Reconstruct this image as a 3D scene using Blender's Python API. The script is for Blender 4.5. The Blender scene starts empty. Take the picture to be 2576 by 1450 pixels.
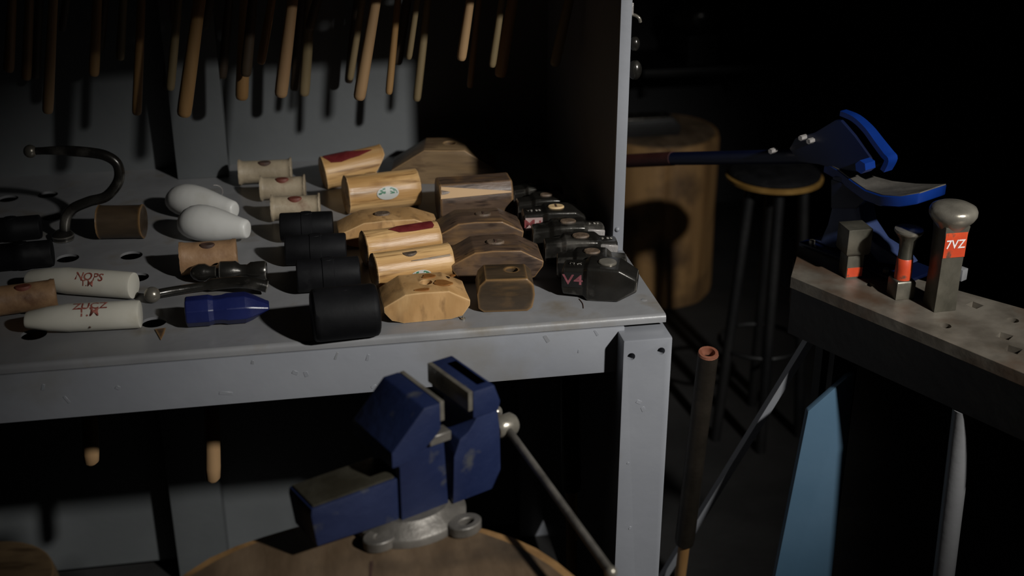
import bpy, bmesh, math, random
from mathutils import Vector, Matrix, noise
random.seed(7)
R = math.radians
PI = math.pi

# ------------------------------------------------------------------ camera
W, H, F = 2576.0, 1450.0, 3168.0
PITCH, YAW = R(24.2), R(10.05)
CAM = Vector((0, 0, 1.665))
FH = Vector((math.sin(YAW), math.cos(YAW), 0))
RT = Vector((math.cos(YAW), -math.sin(YAW), 0))
ZZ = Vector((0, 0, 1))
FW = FH * math.cos(PITCH) - ZZ * math.sin(PITCH)
UP = FH * math.sin(PITCH) + ZZ * math.cos(PITCH)
scene = bpy.context.scene
col = scene.collection
cam_data = bpy.data.cameras.new('camera')
cam = bpy.data.objects.new('camera', cam_data)
col.objects.link(cam)
m3 = Matrix((RT, UP, -FW)).transposed()
cam.matrix_world = Matrix.Translation(CAM) @ m3.to_4x4()
cam_data.sensor_width = 36.0
cam_data.lens = F / W * 36.0
cam_data.clip_start = 0.05
cam_data.dof.use_dof = True
cam_data.dof.focus_distance = 1.86
cam_data.dof.aperture_fstop = 3.2
scene.camera = cam

# ------------------------------------------------------------------ light, world, exposure
world = bpy.data.worlds.new('world')
scene.world = world
world.use_nodes = True
world.node_tree.nodes['Background'].inputs[0].default_value = (0.55, 0.65, 0.8, 1)
world.node_tree.nodes['Background'].inputs[1].default_value = 0.0025
LAMP = Vector((1.47, -0.28, 2.32))
AIM = Vector((0.56, 1.76, 0.86))
ld = bpy.data.lights.new('work_lamp', 'SPOT')
ld.energy = 300
ld.color = (1.0, 0.985, 0.95)
ld.spot_size = R(52)
ld.spot_blend = 1.0
ld.shadow_soft_size = 0.05
lo = bpy.data.objects.new('work_lamp', ld)
col.objects.link(lo)
lo.location = LAMP
_z = (LAMP - AIM).normalized()          # oval beam, its long axis running front to back over the rack
_y = Vector((0.6, 0.8, 0.0))
_y = (_y - _z * _y.dot(_z)).normalized()
lo.rotation_euler = Matrix((_y.cross(_z), _y, _z)).transposed().to_euler()
lo.scale = (0.60, 1.0, 1.0)
vs = scene.view_settings
vs.view_transform = 'Standard'
vs.look = 'None'
vs.gamma = 1.0
vs.exposure = 0.0
vs.use_curve_mapping = False


# ------------------------------------------------------------------ pixel helpers
def ray(x, y):
    return FW * F + RT * (x - W / 2) - UP * (y - H / 2)


def onz(x, y, z):
    d = ray(x, y)
    return CAM + d * ((z - CAM.z) / d.z)


def ony(x, y, Y):
    d = ray(x, y)
    return CAM + d * ((Y - CAM.y) / d.y)


def depth(P):
    return (Vector(P) - CAM).dot(FW)


def atd(x, y, dd):
    return CAM + ray(x, y) * (dd / F)


# ------------------------------------------------------------------ materials
MATS = {}


def nd(nt, typ, **kw):
    n = nt.nodes.new(typ)
    for k, v in kw.items():
        setattr(n, k, v)
    return n


def mat(name, c1, c2=None, rough=0.5, metal=0.0, scale=8.0, stretch=(1, 1, 1), bump=0.15, bscale=60.0,
        blotch=None, blotch_scale=5.0, blotch_lo=0.55, blotch_hi=0.7, rvar=0.1, detail=5.0, coat=0.0, spec=0.5, sss=0.0, edge=None, edge_r=0.004, streak=None):
    """noise-mixed two-tone surface with an optional third colour in patches, grain relief and uneven gloss"""
    m = bpy.data.materials.new(name)
    m.use_nodes = True
    nt = m.node_tree
    b = nt.nodes['Principled BSDF']
    tc = nd(nt, 'ShaderNodeTexCoord')
    oi = nd(nt, 'ShaderNodeObjectInfo')
    mul = nd(nt, 'ShaderNodeMath', operation='MULTIPLY')
    mul.inputs[1].default_value = 37.0
    nt.links.new(oi.outputs['Random'], mul.inputs[0])
    add = nd(nt, 'ShaderNodeVectorMath', operation='ADD')
    nt.links.new(tc.outputs['Object'], add.inputs[0])
    nt.links.new(mul.outputs[0], add.inputs[1])
    mp = nd(nt, 'ShaderNodeMapping')
    mp.inputs['Scale'].default_value = stretch
    nt.links.new(add.outputs[0], mp.inputs[0])
    n1 = nd(nt, 'ShaderNodeTexNoise')
    n1.inputs['Scale'].default_value = scale
    n1.inputs['Detail'].default_value = detail
    nt.links.new(mp.outputs[0], n1.inputs['Vector'])
    rp = nd(nt, 'ShaderNodeValToRGB')
    rp.color_ramp.elements[0].position = 0.36
    rp.color_ramp.elements[1].position = 0.66
    rp.color_ramp.elements[0].color = (*c1, 1)
    rp.color_ramp.elements[1].color = (*(c2 or c1), 1)
    nt.links.new(n1.outputs[0], rp.inputs[0])
    out = rp.outputs[0]
    if blotch:
        n3 = nd(nt, 'ShaderNodeTexNoise')
        n3.inputs['Scale'].default_value = blotch_scale
        n3.inputs['Detail'].default_value = 6
        nt.links.new(add.outputs[0], n3.inputs['Vector'])
        r3 = nd(nt, 'ShaderNodeValToRGB')
        r3.color_ramp.elements[0].position = blotch_lo
        r3.color_ramp.elements[1].position = blotch_hi
        nt.links.new(n3.outputs[0], r3.inputs[0])
        mx = nd(nt, 'ShaderNodeMix', data_type='RGBA')
        nt.links.new(r3.outputs[0], mx.inputs[0])
        nt.links.new(out, mx.inputs[6])
        mx.inputs[7].default_value = (*blotch, 1)
        out = mx.outputs[2]
    if streak:      # thin dark grain lines along the wood
        n4 = nd(nt, 'ShaderNodeTexNoise')
        n4.inputs['Scale'].default_value = scale * 3.2
        n4.inputs['Detail'].default_value = 3
        nt.links.new(mp.outputs[0], n4.inputs['Vector'])
        r4 = nd(nt, 'ShaderNodeValToRGB')
        r4.color_ramp.elements[0].position = 0.54
        r4.color_ramp.elements[1].position = 0.70
        nt.links.new(n4.outputs[0], r4.inputs[0])
        mx = nd(nt, 'ShaderNodeMix', data_type='RGBA')
        nt.links.new(r4.outputs[0], mx.inputs[0])
        nt.links.new(out, mx.inputs[6])
        mx.inputs[7].default_value = (*streak, 1)
        out = mx.outputs[2]
    if edge:        # rubbed edges on wood, painted highlights on steel, broken up by the same grain noise
        bv = nd(nt, 'ShaderNodeBevel', samples=4)
        bv.inputs['Radius'].default_value = edge_r
        gm = nd(nt, 'ShaderNodeNewGeometry')
        dt = nd(nt, 'ShaderNodeVectorMath', operation='DOT_PRODUCT')
        nt.links.new(bv.outputs[0], dt.inputs[0])
        nt.links.new(gm.outputs['Normal'], dt.inputs[1])
        sb_ = nd(nt, 'ShaderNodeMath', operation='ADD')
        nt.links.new(dt.outputs['Value'], sb_.inputs[0])
        ns = nd(nt, 'ShaderNodeMath', operation='MULTIPLY_ADD')
        nt.links.new(n1.outputs[0], ns.inputs[0])
        ns.inputs[1].default_value = 0.16
        ns.inputs[2].default_value = -0.08
        nt.links.new(ns.outputs[0], sb_.inputs[1])
        mr_ = nd(nt, 'ShaderNodeMapRange')
        mr_.inputs['From Min'].default_value = 0.99
        mr_.inputs['From Max'].default_value = 0.93
        nt.links.new(sb_.outputs[0], mr_.inputs[0])
        mx = nd(nt, 'ShaderNodeMix', data_type='RGBA')
        nt.links.new(mr_.outputs[0], mx.inputs[0])
        nt.links.new(out, mx.inputs[6])
        mx.inputs[7].default_value = (*edge, 1)
        out = mx.outputs[2]
    nt.links.new(out, b.inputs['Base Color'])
    b.inputs['Metallic'].default_value = metal
    b.inputs['Specular IOR Level'].default_value = spec
    if coat:
        b.inputs['Coat Weight'].default_value = coat
        b.inputs['Coat Roughness'].default_value = 0.15
    if sss:
        b.inputs['Subsurface Weight'].default_value = sss
        b.inputs['Subsurface Radius'].default_value = (0.01, 0.009, 0.008)
        b.inputs['Subsurface Scale'].default_value = 0.5
    mr = nd(nt, 'ShaderNodeMapRange')
    mr.inputs['To Min'].default_value = max(0.03, rough - rvar)
    mr.inputs['To Max'].default_value = min(1, rough + rvar)
    nt.links.new(n1.outputs[0], mr.inputs[0])
    nt.links.new(mr.outputs[0], b.inputs['Roughness'])
    if bump:
        n2 = nd(nt, 'ShaderNodeTexNoise')
        n2.inputs['Scale'].default_value = bscale
        n2.inputs['Detail'].default_value = 6
        nt.links.new(mp.outputs[0], n2.inputs['Vector'])
        bp = nd(nt, 'ShaderNodeBump')
        bp.inputs['Strength'].default_value = bump
        bp.inputs['Distance'].default_value = 0.004
        nt.links.new(n2.outputs[0], bp.inputs['Height'])
        nt.links.new(bp.outputs[0], b.inputs['Normal'])
    MATS[name] = m
    return m


GREY = mat('grey_paint', (0.205, 0.212, 0.232), (0.245, 0.252, 0.272), rough=0.42, scale=5, bump=0.10, bscale=45,
           blotch=(0.17, 0.16, 0.14), blotch_scale=6, blotch_lo=0.58, blotch_hi=0.8)
GREYTOP = mat('worn_grey_paint', (0.19, 0.19, 0.195), (0.25, 0.25, 0.255), rough=0.38, scale=7, bump=0.14, bscale=40,
              blotch=(0.17, 0.145, 0.11), blotch_scale=14, blotch_lo=0.56, blotch_hi=0.76)
PANEL = mat('panel_paint', (0.082, 0.088, 0.090), (0.115, 0.122, 0.125), rough=0.6, scale=3, bump=0.1)
RECESS = mat('bare_steel_edge', (0.05, 0.045, 0.04), (0.10, 0.08, 0.06), rough=0.6, metal=0.6)
WOODL = mat('pale_beech', (0.40, 0.205, 0.062), (0.70, 0.44, 0.19), rough=0.42, scale=34, stretch=(0.10, 1.1, 1.1), detail=8,
            bump=0.45, bscale=70, blotch=(0.27, 0.125, 0.035), blotch_scale=17, blotch_lo=0.56, blotch_hi=0.80, streak=(0.24, 0.12, 0.04), edge=(0.66, 0.44, 0.22), edge_r=.0025)
WOODB = mat('pale_block_wood', (0.37, 0.20, 0.072), (0.60, 0.36, 0.155), rough=0.5, scale=40, stretch=(0.55, 0.35, 0.22), detail=8,
            bump=0.4, bscale=60, blotch=(0.21, 0.12, 0.05), blotch_scale=15, blotch_lo=0.55, blotch_hi=0.80, streak=(0.27, 0.15, 0.06), edge=(0.66, 0.43, 0.20), edge_r=.003)
WOODD = mat('dark_brown_wood', (0.060, 0.040, 0.029), (0.125, 0.078, 0.050), rough=0.36, scale=34, stretch=(0.25, 1.0, 1.0), detail=8,
            bump=0.35, bscale=60, blotch=(0.21, 0.115, 0.048), blotch_scale=15, blotch_lo=0.57, blotch_hi=0.74, streak=(0.035, 0.022, 0.016), edge=(0.34, 0.19, 0.075), edge_r=.004)
WOODK = mat('shaded_dark_wood', (0.030, 0.021, 0.013), (0.070, 0.046, 0.026), rough=0.4, scale=34, stretch=(0.25, 1.0, 1.0), detail=8,
            bump=0.4, bscale=50, blotch=(0.12, 0.07, 0.03), blotch_scale=18, blotch_lo=0.60, blotch_hi=0.76, edge=(0.27, 0.15, 0.055), edge_r=.006)  # dark stain, also standing in for shade on these heads
WOODO = mat('olive_brown_wood', (0.13, 0.085, 0.045), (0.25, 0.165, 0.085), rough=0.45, scale=34, stretch=(0.16, 1.0, 1.2), detail=8,
            bump=0.35, bscale=60, blotch=(0.085, 0.05, 0.03), blotch_scale=13, blotch_lo=0.54, blotch_hi=0.75, streak=(0.09, 0.055, 0.03), edge=(0.42, 0.26, 0.12), edge_r=.003)
FACET = mat('fresh_cut_wood', (0.44, 0.27, 0.13), (0.52, 0.34, 0.17), rough=0.6, scale=20, stretch=(0.2, 1, 1), bump=0.1)
HANDLE = mat('handle_wood', (0.22, 0.115, 0.04), (0.36, 0.21, 0.085), rough=0.45, scale=18, stretch=(1, 1, 0.1), bump=0.15)
HANDLE2 = mat('pale_handle_wood', (0.30, 0.18, 0.09), (0.44, 0.28, 0.14), rough=0.45, scale=18, stretch=(1, 1, 0.1), bump=0.15)
HANDLE3 = mat('old_handle_wood', (0.16, 0.12, 0.06), (0.26, 0.19, 0.10), rough=0.5, scale=18, stretch=(1, 1, 0.1), bump=0.15)
HANDLED = mat('shaded_handle_wood', (0.035, 0.022, 0.012), (0.06, 0.04, 0.022), rough=0.6, scale=18, stretch=(1, 1, 0.1), bump=0.15)  # handle wood darkened in place of shade, for the rear rows
EYE = mat('handle_end_grain', (0.075, 0.050, 0.032), (0.14, 0.095, 0.062), rough=0.6, scale=90, bump=0.3, bscale=200)
EYEL = mat('fresh_end_grain', (0.50, 0.34, 0.17), (0.58, 0.42, 0.22), rough=0.6, scale=60, bump=0.1)
EYED = mat('dark_end_grain', (0.05, 0.026, 0.018), (0.09, 0.045, 0.03), rough=0.7, scale=90, bump=0.3)
EYER = mat('red_stained_end', (0.13, 0.03, 0.018), (0.18, 0.05, 0.03), rough=0.6, scale=90, bump=0.2)
REDP = mat('red_paint', (0.11, 0.010, 0.012), (0.17, 0.022, 0.020), rough=0.5, scale=60, bump=0.2)
STAIN = mat('oil_stain', (0.20, 0.075, 0.018), (0.30, 0.13, 0.035), rough=0.4, scale=60, bump=0.1)
RUBBER = mat('black_rubber', (0.004, 0.004, 0.0045), (0.008, 0.008, 0.009), rough=0.62, spec=0.16, scale=20, bump=0.12, bscale=60,
             blotch=(0.022, 0.022, 0.022), blotch_scale=18, blotch_lo=0.62, blotch_hi=0.8)
HIDE = mat('rawhide', (0.30, 0.24, 0.16), (0.44, 0.36, 0.25), rough=0.55, scale=22, bump=0.3, bscale=70,
           blotch=(0.20, 0.115, 0.065), blotch_scale=22, blotch_lo=0.57, blotch_hi=0.74)
HIDET = mat('tan_rawhide', (0.27, 0.15, 0.075), (0.40, 0.24, 0.125), rough=0.5, scale=20, bump=0.3, bscale=70,
            blotch=(0.13, 0.06, 0.03), blotch_scale=20, blotch_lo=0.55, blotch_hi=0.72)
NYLON = mat('white_nylon', (0.62, 0.61, 0.57), (0.70, 0.69, 0.66), rough=0.4, scale=9, bump=0.08, bscale=60, sss=0.25,
            blotch=(0.52, 0.50, 0.44), blotch_scale=16, blotch_lo=0.6, blotch_hi=0.8)
IVORY = mat('ivory_nylon', (0.60, 0.57, 0.48), (0.70, 0.67, 0.58), rough=0.4, scale=9, bump=0.08, sss=0.2,
            blotch=(0.50, 0.45, 0.33), blotch_scale=14, blotch_lo=0.56, blotch_hi=0.8)
REDINK = mat('red_ink', (0.22, 0.03, 0.02), (0.42, 0.16, 0.12), rough=0.6, scale=110, bump=0)
STEEL = mat('black_forged_steel', (0.018, 0.0165, 0.014), (0.040, 0.037, 0.032), rough=0.27, metal=0.6, scale=18, bump=0.2,
            bscale=60, coat=0.3, edge=(0.42, 0.39, 0.34), edge_r=.0028)  # pale edge colour paints the glints along the ridges
BRIGHT = mat('ground_steel', (0.30, 0.28, 0.265), (0.42, 0.39, 0.37), rough=0.38, metal=0.35, scale=50, bump=0.4, bscale=120)
WORN = mat('worn_bright_steel', (0.22, 0.20, 0.165), (0.36, 0.33, 0.27), rough=0.3, metal=0.6, scale=25, bump=0.2)
BLUEH = mat('blue_hammer_paint', (0.007, 0.010, 0.062), (0.011, 0.018, 0.10), rough=0.34, scale=14, bump=0.15,
            blotch=(0.045, 0.05, 0.085), blotch_scale=20, blotch_lo=0.66, blotch_hi=0.74)
BLUEV = mat('blue_vise_enamel', (0.006, 0.0125, 0.050), (0.010, 0.019, 0.066), rough=0.55, scale=9, bump=0.2,
            blotch=(0.05, 0.052, 0.06), blotch_scale=22, blotch_lo=0.62, blotch_hi=0.74)
BLUES = mat('blue_shear_enamel', (0.003, 0.020, 0.135), (0.005, 0.030, 0.19), rough=0.3, scale=6, bump=0.05)
BLUED = mat('shaded_shear_enamel', (0.0012, 0.0035, 0.020), (0.002, 0.006, 0.03), rough=0.4, scale=6, bump=0.05)  # darkened copy of the shear blue, standing in for its unlit faces
PALEB = mat('pale_blue_enamel', (0.018, 0.03, 0.085), (0.03, 0.045, 0.11), rough=0.4, scale=6, bump=0.1)
CAST = mat('grey_cast_iron', (0.10, 0.092, 0.08), (0.18, 0.165, 0.145), rough=0.45, metal=0.4, scale=18, bump=0.3)
ANVT = mat('dull_anvil_face', (0.032, 0.028, 0.018), (0.055, 0.05, 0.036), rough=0.5, metal=0.3, scale=18, bump=0.3)
PLATE = mat('rusty_swage_plate', (0.10, 0.085, 0.066), (0.21, 0.185, 0.15), rough=0.42, metal=0.35, scale=16, bump=0.25,
            bscale=35, blotch=(0.10, 0.052, 0.028), blotch_scale=9, blotch_lo=0.5, blotch_hi=0.7)
DARKST = mat('dark_stand_steel', (0.007, 0.007, 0.0075), (0.013, 0.0125, 0.012), rough=0.5, metal=0.3, scale=8)
STAKE = mat('stake_steel', (0.07, 0.066, 0.05), (0.13, 0.12, 0.095), rough=0.38, metal=0.5, scale=22, bump=0.2)
ORANGE = mat('orange_red_paint', (0.46, 0.045, 0.014), (0.60, 0.075, 0.02), rough=0.45, scale=30, bump=0.1,
             blotch=(0.12, 0.05, 0.03), blotch_scale=60, blotch_lo=0.62, blotch_hi=0.7)
WHITEP = mat('white_paint', (0.68, 0.64, 0.62), (0.78, 0.74, 0.72), rough=0.6, scale=30, bump=0)
PINK = mat('pink_label_paint', (0.33, 0.22, 0.205), (0.40, 0.30, 0.28), rough=0.6, scale=120, bump=0.2)
PINKINK = mat('pink_crayon', (0.13, 0.03, 0.04), (0.24, 0.07, 0.085), rough=0.7, scale=120, bump=0.2)
MARKR = mat('dark_red_marker', (0.15, 0.025, 0.025), (0.22, 0.05, 0.05), rough=0.6, scale=120, bump=0)
RUST = mat('rusty_pipe_end', (0.20, 0.065, 0.035), (0.32, 0.13, 0.08), rough=0.6, metal=0.2, scale=60)
PIPE = mat('oily_pipe_steel', (0.020, 0.017, 0.013), (0.042, 0.034, 0.026), rough=0.3, metal=0.5, scale=12, bump=0.3)
BARK = mat('log_side_wood', (0.17, 0.088, 0.03), (0.32, 0.18, 0.066), rough=0.7, scale=6, stretch=(3, 3, 0.25), bump=0.5,
           bscale=14, blotch=(0.06, 0.032, 0.014), blotch_scale=6, blotch_lo=0.5, blotch_hi=0.7)
ENDG = mat('log_end_grain', (0.095, 0.06, 0.032), (0.17, 0.115, 0.068), rough=0.65, scale=24, stretch=(1, 0.3, 1), bump=0.4,
           blotch=(0.05, 0.034, 0.02), blotch_scale=9, blotch_lo=0.52, blotch_hi=0.7)
TEAL = mat('slate_blue_sheet', (0.058, 0.115, 0.175), (0.078, 0.14, 0.205), rough=0.4, scale=4, bump=0.06)
LIGHTPIPE = mat('pale_grey_tube', (0.17, 0.17, 0.175), (0.22, 0.22, 0.225), rough=0.4, scale=5)
REDGRIP = mat('shaded_red_grip', (0.035, 0.005, 0.003), (0.05, 0.008, 0.005), rough=0.6, scale=20)  # red darkened to put the lever's shade into the colour
YELLOW = mat('yellow_tape', (0.60, 0.42, 0.02), (0.70, 0.5, 0.03), rough=0.5, scale=20)
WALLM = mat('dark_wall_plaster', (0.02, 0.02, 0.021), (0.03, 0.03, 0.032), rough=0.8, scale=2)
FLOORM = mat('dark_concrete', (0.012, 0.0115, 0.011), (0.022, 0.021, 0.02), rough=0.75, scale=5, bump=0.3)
STOOLW = mat('stool_edge_wood', (0.16, 0.085, 0.02), (0.26, 0.15, 0.04), rough=0.45, scale=20, bump=0.1)

# paper oval with worn green print: uv runs -1..1 over the oval
STICK = bpy.data.materials.new('paper_oval_label')
STICK.use_nodes = True
_nt = STICK.node_tree
_b = _nt.nodes['Principled BSDF']
_uv = nd(_nt, 'ShaderNodeUVMap')
_sep = nd(_nt, 'ShaderNodeSeparateXYZ')
_nt.links.new(_uv.outputs[0], _sep.inputs[0])
_ln = nd(_nt, 'ShaderNodeVectorMath', operation='LENGTH')
_nt.links.new(_uv.outputs[0], _ln.inputs[0])


def _cmp(op, a, v):
    n = nd(_nt, 'ShaderNodeMath', operation=op)
    _nt.links.new(a, n.inputs[0])
    if isinstance(v, float):
        n.inputs[1].default_value = v
    else:
        _nt.links.new(v, n.inputs[1])
    return n.outputs[0]


_in = _cmp('LESS_THAN', _ln.outputs['Value'], 0.86)
_top = _cmp('GREATER_THAN', _sep.outputs['Y'], -0.12)
_abs = _cmp('ABSOLUTE', _sep.outputs['X'], 0.0)
_side = _cmp('GREATER_THAN', _abs, 0.20)
_nz = nd(_nt, 'ShaderNodeTexNoise')
_nz.inputs['Scale'].default_value = 3.4
_nz.inputs['Detail'].default_value = 5
_nt.links.new(_uv.outputs[0], _nz.inputs['Vector'])
_n = _cmp('GREATER_THAN', _nz.outputs[0], 0.47)
_m = _cmp('MULTIPLY', _in, _top)
_m = _cmp('MULTIPLY', _m, _side)
_m = _cmp('MULTIPLY', _m, _n)
_mx = nd(_nt, 'ShaderNodeMix', data_type='RGBA')
_nt.links.new(_m, _mx.inputs[0])
_mx.inputs[6].default_value = (0.50, 0.50, 0.46, 1)
_mx.inputs[7].default_value = (0.035, 0.16, 0.085, 1)
_nt.links.new(_mx.outputs[2], _b.inputs['Base Color'])
_b.inputs['Roughness'].default_value = 0.5


# ------------------------------------------------------------------ mesh helpers
def link(name, me, material, parent=None, loc=None, rot=None, smooth=40):
    if smooth:
        me.polygons.foreach_set('use_smooth', [True] * len(me.polygons))
        me.set_sharp_from_angle(angle=R(smooth))
    o = bpy.data.objects.new(name, me)
    col.objects.link(o)
    if material is not None:
        me.materials.append(material)
    if parent is not None:
        o.parent = parent
    if loc is not None:
        o.location = loc
    if rot is not None:
        o.rotation_euler = rot
    return o


def tag(o, label, cat, group=None):
    o['label'] = label
    o['category'] = cat
    if group:
        o['group'] = group
    return o


def struct(o):
    o['kind'] = 'structure'
    return o


def thing(name, label, cat, loc=(0, 0, 0), rot=(0, 0, 0), group=None):
    o = bpy.data.objects.new(name, None)
    o.empty_display_size = 0.05
    col.objects.link(o)
    o.location = loc
    o.rotation_euler = rot
    return tag(o, label, cat, group)


def mesh(verts, faces):
    me = bpy.data.meshes.new('m')
    me.from_pydata([tuple(v) for v in verts], [], faces)
    bm = bmesh.new()
    bm.from_mesh(me)
    bmesh.ops.recalc_face_normals(bm, faces=bm.faces)
    bm.to_mesh(me)
    bm.free()
    return me


def loft(rings, cap=True):
    n = len(rings[0])
    v = [p for r in rings for p in r]
    f = []
    for i in range(len(rings) - 1):
        for j in range(n):
            k = (j + 1) % n
            f.append((i * n + j, i * n + k, (i + 1) * n + k, (i + 1) * n + j))
    if cap:
        f.append(tuple(range(n - 1, -1, -1)))
        f.append(tuple(range((len(rings) - 1) * n, len(rings) * n)))
    return mesh(v, f)


def ringx(x, ry, rz, n=32, cz=0.0, cy=0.0, jit=0.0, seed=0.0):
    out = []
    for j in range(n):
        a = 2 * PI * j / n
        k = 1.0 + (jit * noise.noise(Vector((math.cos(a) * 3.1 + seed, math.sin(a) * 3.1, x * 90))) if jit else 0)
        dx = (jit * 0.012 * noise.noise(Vector((math.cos(a) * 7 + seed, math.sin(a) * 7, seed)))) if jit else 0
        out.append((x + dx, cy + ry * k * math.cos(a), cz + rz * k * math.sin(a)))
    return out


def lathe_z(prof, n=24, cx=0.0, cy=0.0):
    return loft([[(cx + r * math.cos(2 * PI * j / n), cy + r * math.sin(2 * PI * j / n), z) for j in range(n)] for r, z in prof])


def tube(path, rad, n=14):
    path = [Vector(p) for p in path]
    if not isinstance(rad, (list, tuple)):
        rad = [rad] * len(path)
    if len(rad) != len(path):      # spread the given radii along the path
        m_ = len(rad) - 1
        rad = [rad[int(i * m_ / (len(path) - 1))] for i in range(len(path))]
    rings = []
    t0 = (path[1] - path[0]).normalized()
    nrm = t0.orthogonal().normalized()
    for i, p in enumerate(path):
        t = (path[min(i + 1, len(path) - 1)] - path[max(i - 1, 0)]).normalized()
        nrm = (nrm - t * nrm.dot(t)).normalized()
        bn = t.cross(nrm)
        rings.append([p + (nrm * math.cos(2 * PI * j / n) + bn * math.sin(2 * PI * j / n)) * rad[i] for j in range(n)])
    return loft(rings)


def spline(pts, sub=6):
    pts = [Vector(p) for p in pts]
    out = []
    for i in range(len(pts) - 1):
        p0, p1, p2, p3 = pts[max(i - 1, 0)], pts[i], pts[i + 1], pts[min(i + 2, len(pts) - 1)]
        for k in range(sub):
            t = k / sub
            out.append(0.5 * ((2 * p1) + (p2 - p0) * t + (2 * p0 - 5 * p1 + 4 * p2 - p3) * t * t + (3 * p1 - p0 - 3 * p2 + p3) * t ** 3))
    out.append(pts[-1])
    return out


def bevel_mesh(me, w, seg=2, ang=25):
    bm = bmesh.new()
    bm.from_mesh(me)
    es = [e for e in bm.edges if len(e.link_faces) == 2 and e.calc_face_angle() > R(ang)]
    bmesh.ops.bevel(bm, geom=es, offset=w, segments=seg, affect='EDGES', profile=0.6)
    bm.to_mesh(me)
    bm.free()
    return me


def box(x0, x1, y0, y1, z0, z1, bev=0.0, seg=2):
    v = [(x, y, z) for z in (z0, z1) for y in (y0, y1) for x in (x0, x1)]
    me = mesh(v, [(0, 1, 3, 2), (4, 5, 7, 6), (0, 1, 5, 4), (2, 3, 7, 6), (0, 2, 6, 4), (1, 3, 7, 5)])
    return bevel_mesh(me, bev, seg) if bev else me


def prism(poly, y0, y1, bev=0.0, seg=2, taper=1.0):
    """poly of (x, z) extruded along y"""
    n = len(poly)
    v = [(x, y0, z) for x, z in poly] + [(x * taper, y1, z) for x, z in poly]
    f = [tuple(range(n)), tuple(range(2 * n - 1, n - 1, -1))] + [(i, (i + 1) % n, n + (i + 1) % n, n + i) for i in range(n)]
    me = mesh(v, f)
    return bevel_mesh(me, bev, seg) if bev else me


def ball(c, r, n=16, sq=1.0):
    rings = []
    for i in range(1, 10):
        a = PI * i / 10
        rings.append([(c[0] + r * math.sin(a) * math.cos(2 * PI * j / n), c[1] + r * math.sin(a) * math.sin(2 * PI * j / n),
                       c[2] - r * sq * math.cos(a)) for j in range(n)])
    return loft(rings)


def roughen(me, amp, freq, seed=0.0, mask=None):
    for v in me.vertices:
        k = amp * noise.noise(v.co * freq + Vector((seed, seed * 2, 0)))
        if mask:
            k *= mask(v.co)
        v.co = v.co + v.co.normalized() * k if v.co.length > 1e-6 else v.co
    return me


def plate(outer, holes, z0, z1):
    """flat plate with real holes: outer = list of xy, holes = list of xy loops"""
    bm = bmesh.new()
    edges = []
    for loop in [outer] + holes:
        vs_ = [bm.verts.new((p[0], p[1], z1)) for p in loop]
        edges += [bm.edges.new((vs_[i], vs_[(i + 1) % len(vs_)])) for i in range(len(vs_))]
    bmesh.ops.triangle_fill(bm, use_beauty=True, use_dissolve=False, edges=edges)
    ext = bmesh.ops.extrude_face_region(bm, geom=list(bm.faces))
    for g in ext['geom']:
        if isinstance(g, bmesh.types.BMVert):
            g.co.z = z0
    bmesh.ops.recalc_face_normals(bm, faces=bm.faces)
    me = bpy.data.meshes.new('m')
    bm.to_mesh(me)
    bm.free()
    return me


def circ(c, r, n=20, sq=1.0):
    return [(c[0] + r * math.cos(2 * PI * i / n), c[1] + r * sq * math.sin(2 * PI * i / n)) for i in range(n)]


def quadhole(c, s, rot):
    return [(c[0] + s * math.cos(rot + PI / 4 + i * PI / 2), c[1] + s * math.sin(rot + PI / 4 + i * PI / 2)) for i in range(4)]


def cut(me, cutter):
    """boolean difference of two meshes, evaluated once"""
    a = bpy.data.objects.new('tmp_a', me)
    b = bpy.data.objects.new('tmp_b', cutter)
    col.objects.link(a)
    col.objects.link(b)
    mod = a.modifiers.new('b', 'BOOLEAN')
    mod.object = b
    mod.operation = 'DIFFERENCE'
    mod.solver = 'EXACT'
    dg = bpy.context.evaluated_depsgraph_get()
    out = bpy.data.meshes.new_from_object(a.evaluated_get(dg))
    bpy.data.objects.remove(a)
    bpy.data.objects.remove(b)
    return out


def text_mesh(s, size, fn, thick=0.0):
    """letters as a mesh; fn maps (x, y, k) of the flat lettering to 3-D, k = 0 surface"""
    cu = bpy.data.curves.new('t', 'FONT')
    cu.body = s
    cu.size = size
    cu.align_x = 'CENTER'
    cu.align_y = 'CENTER'
    cu.resolution_u = 3
    cu.offset = size * 0.012
    o = bpy.data.objects.new('t', cu)
    col.objects.link(o)
    dg = bpy.context.evaluated_depsgraph_get()
    me = bpy.data.meshes.new_from_object(o.evaluated_get(dg))
    bpy.data.objects.remove(o)
    bm = bmesh.new()
    bm.from_mesh(me)
    if thick:
        ext = bmesh.ops.extrude_face_region(bm, geom=list(bm.faces))
        for g in ext['geom']:
            if isinstance(g, bmesh.types.BMVert):
                g.co.z = thick
    for v in bm.verts:
        v.co = Vector(fn(v.co.x, v.co.y, v.co.z))
    bmesh.ops.recalc_face_normals(bm, faces=bm.faces)
    bm.to_mesh(me)
    bm.free()
    me.materials.clear()
    return me


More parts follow.
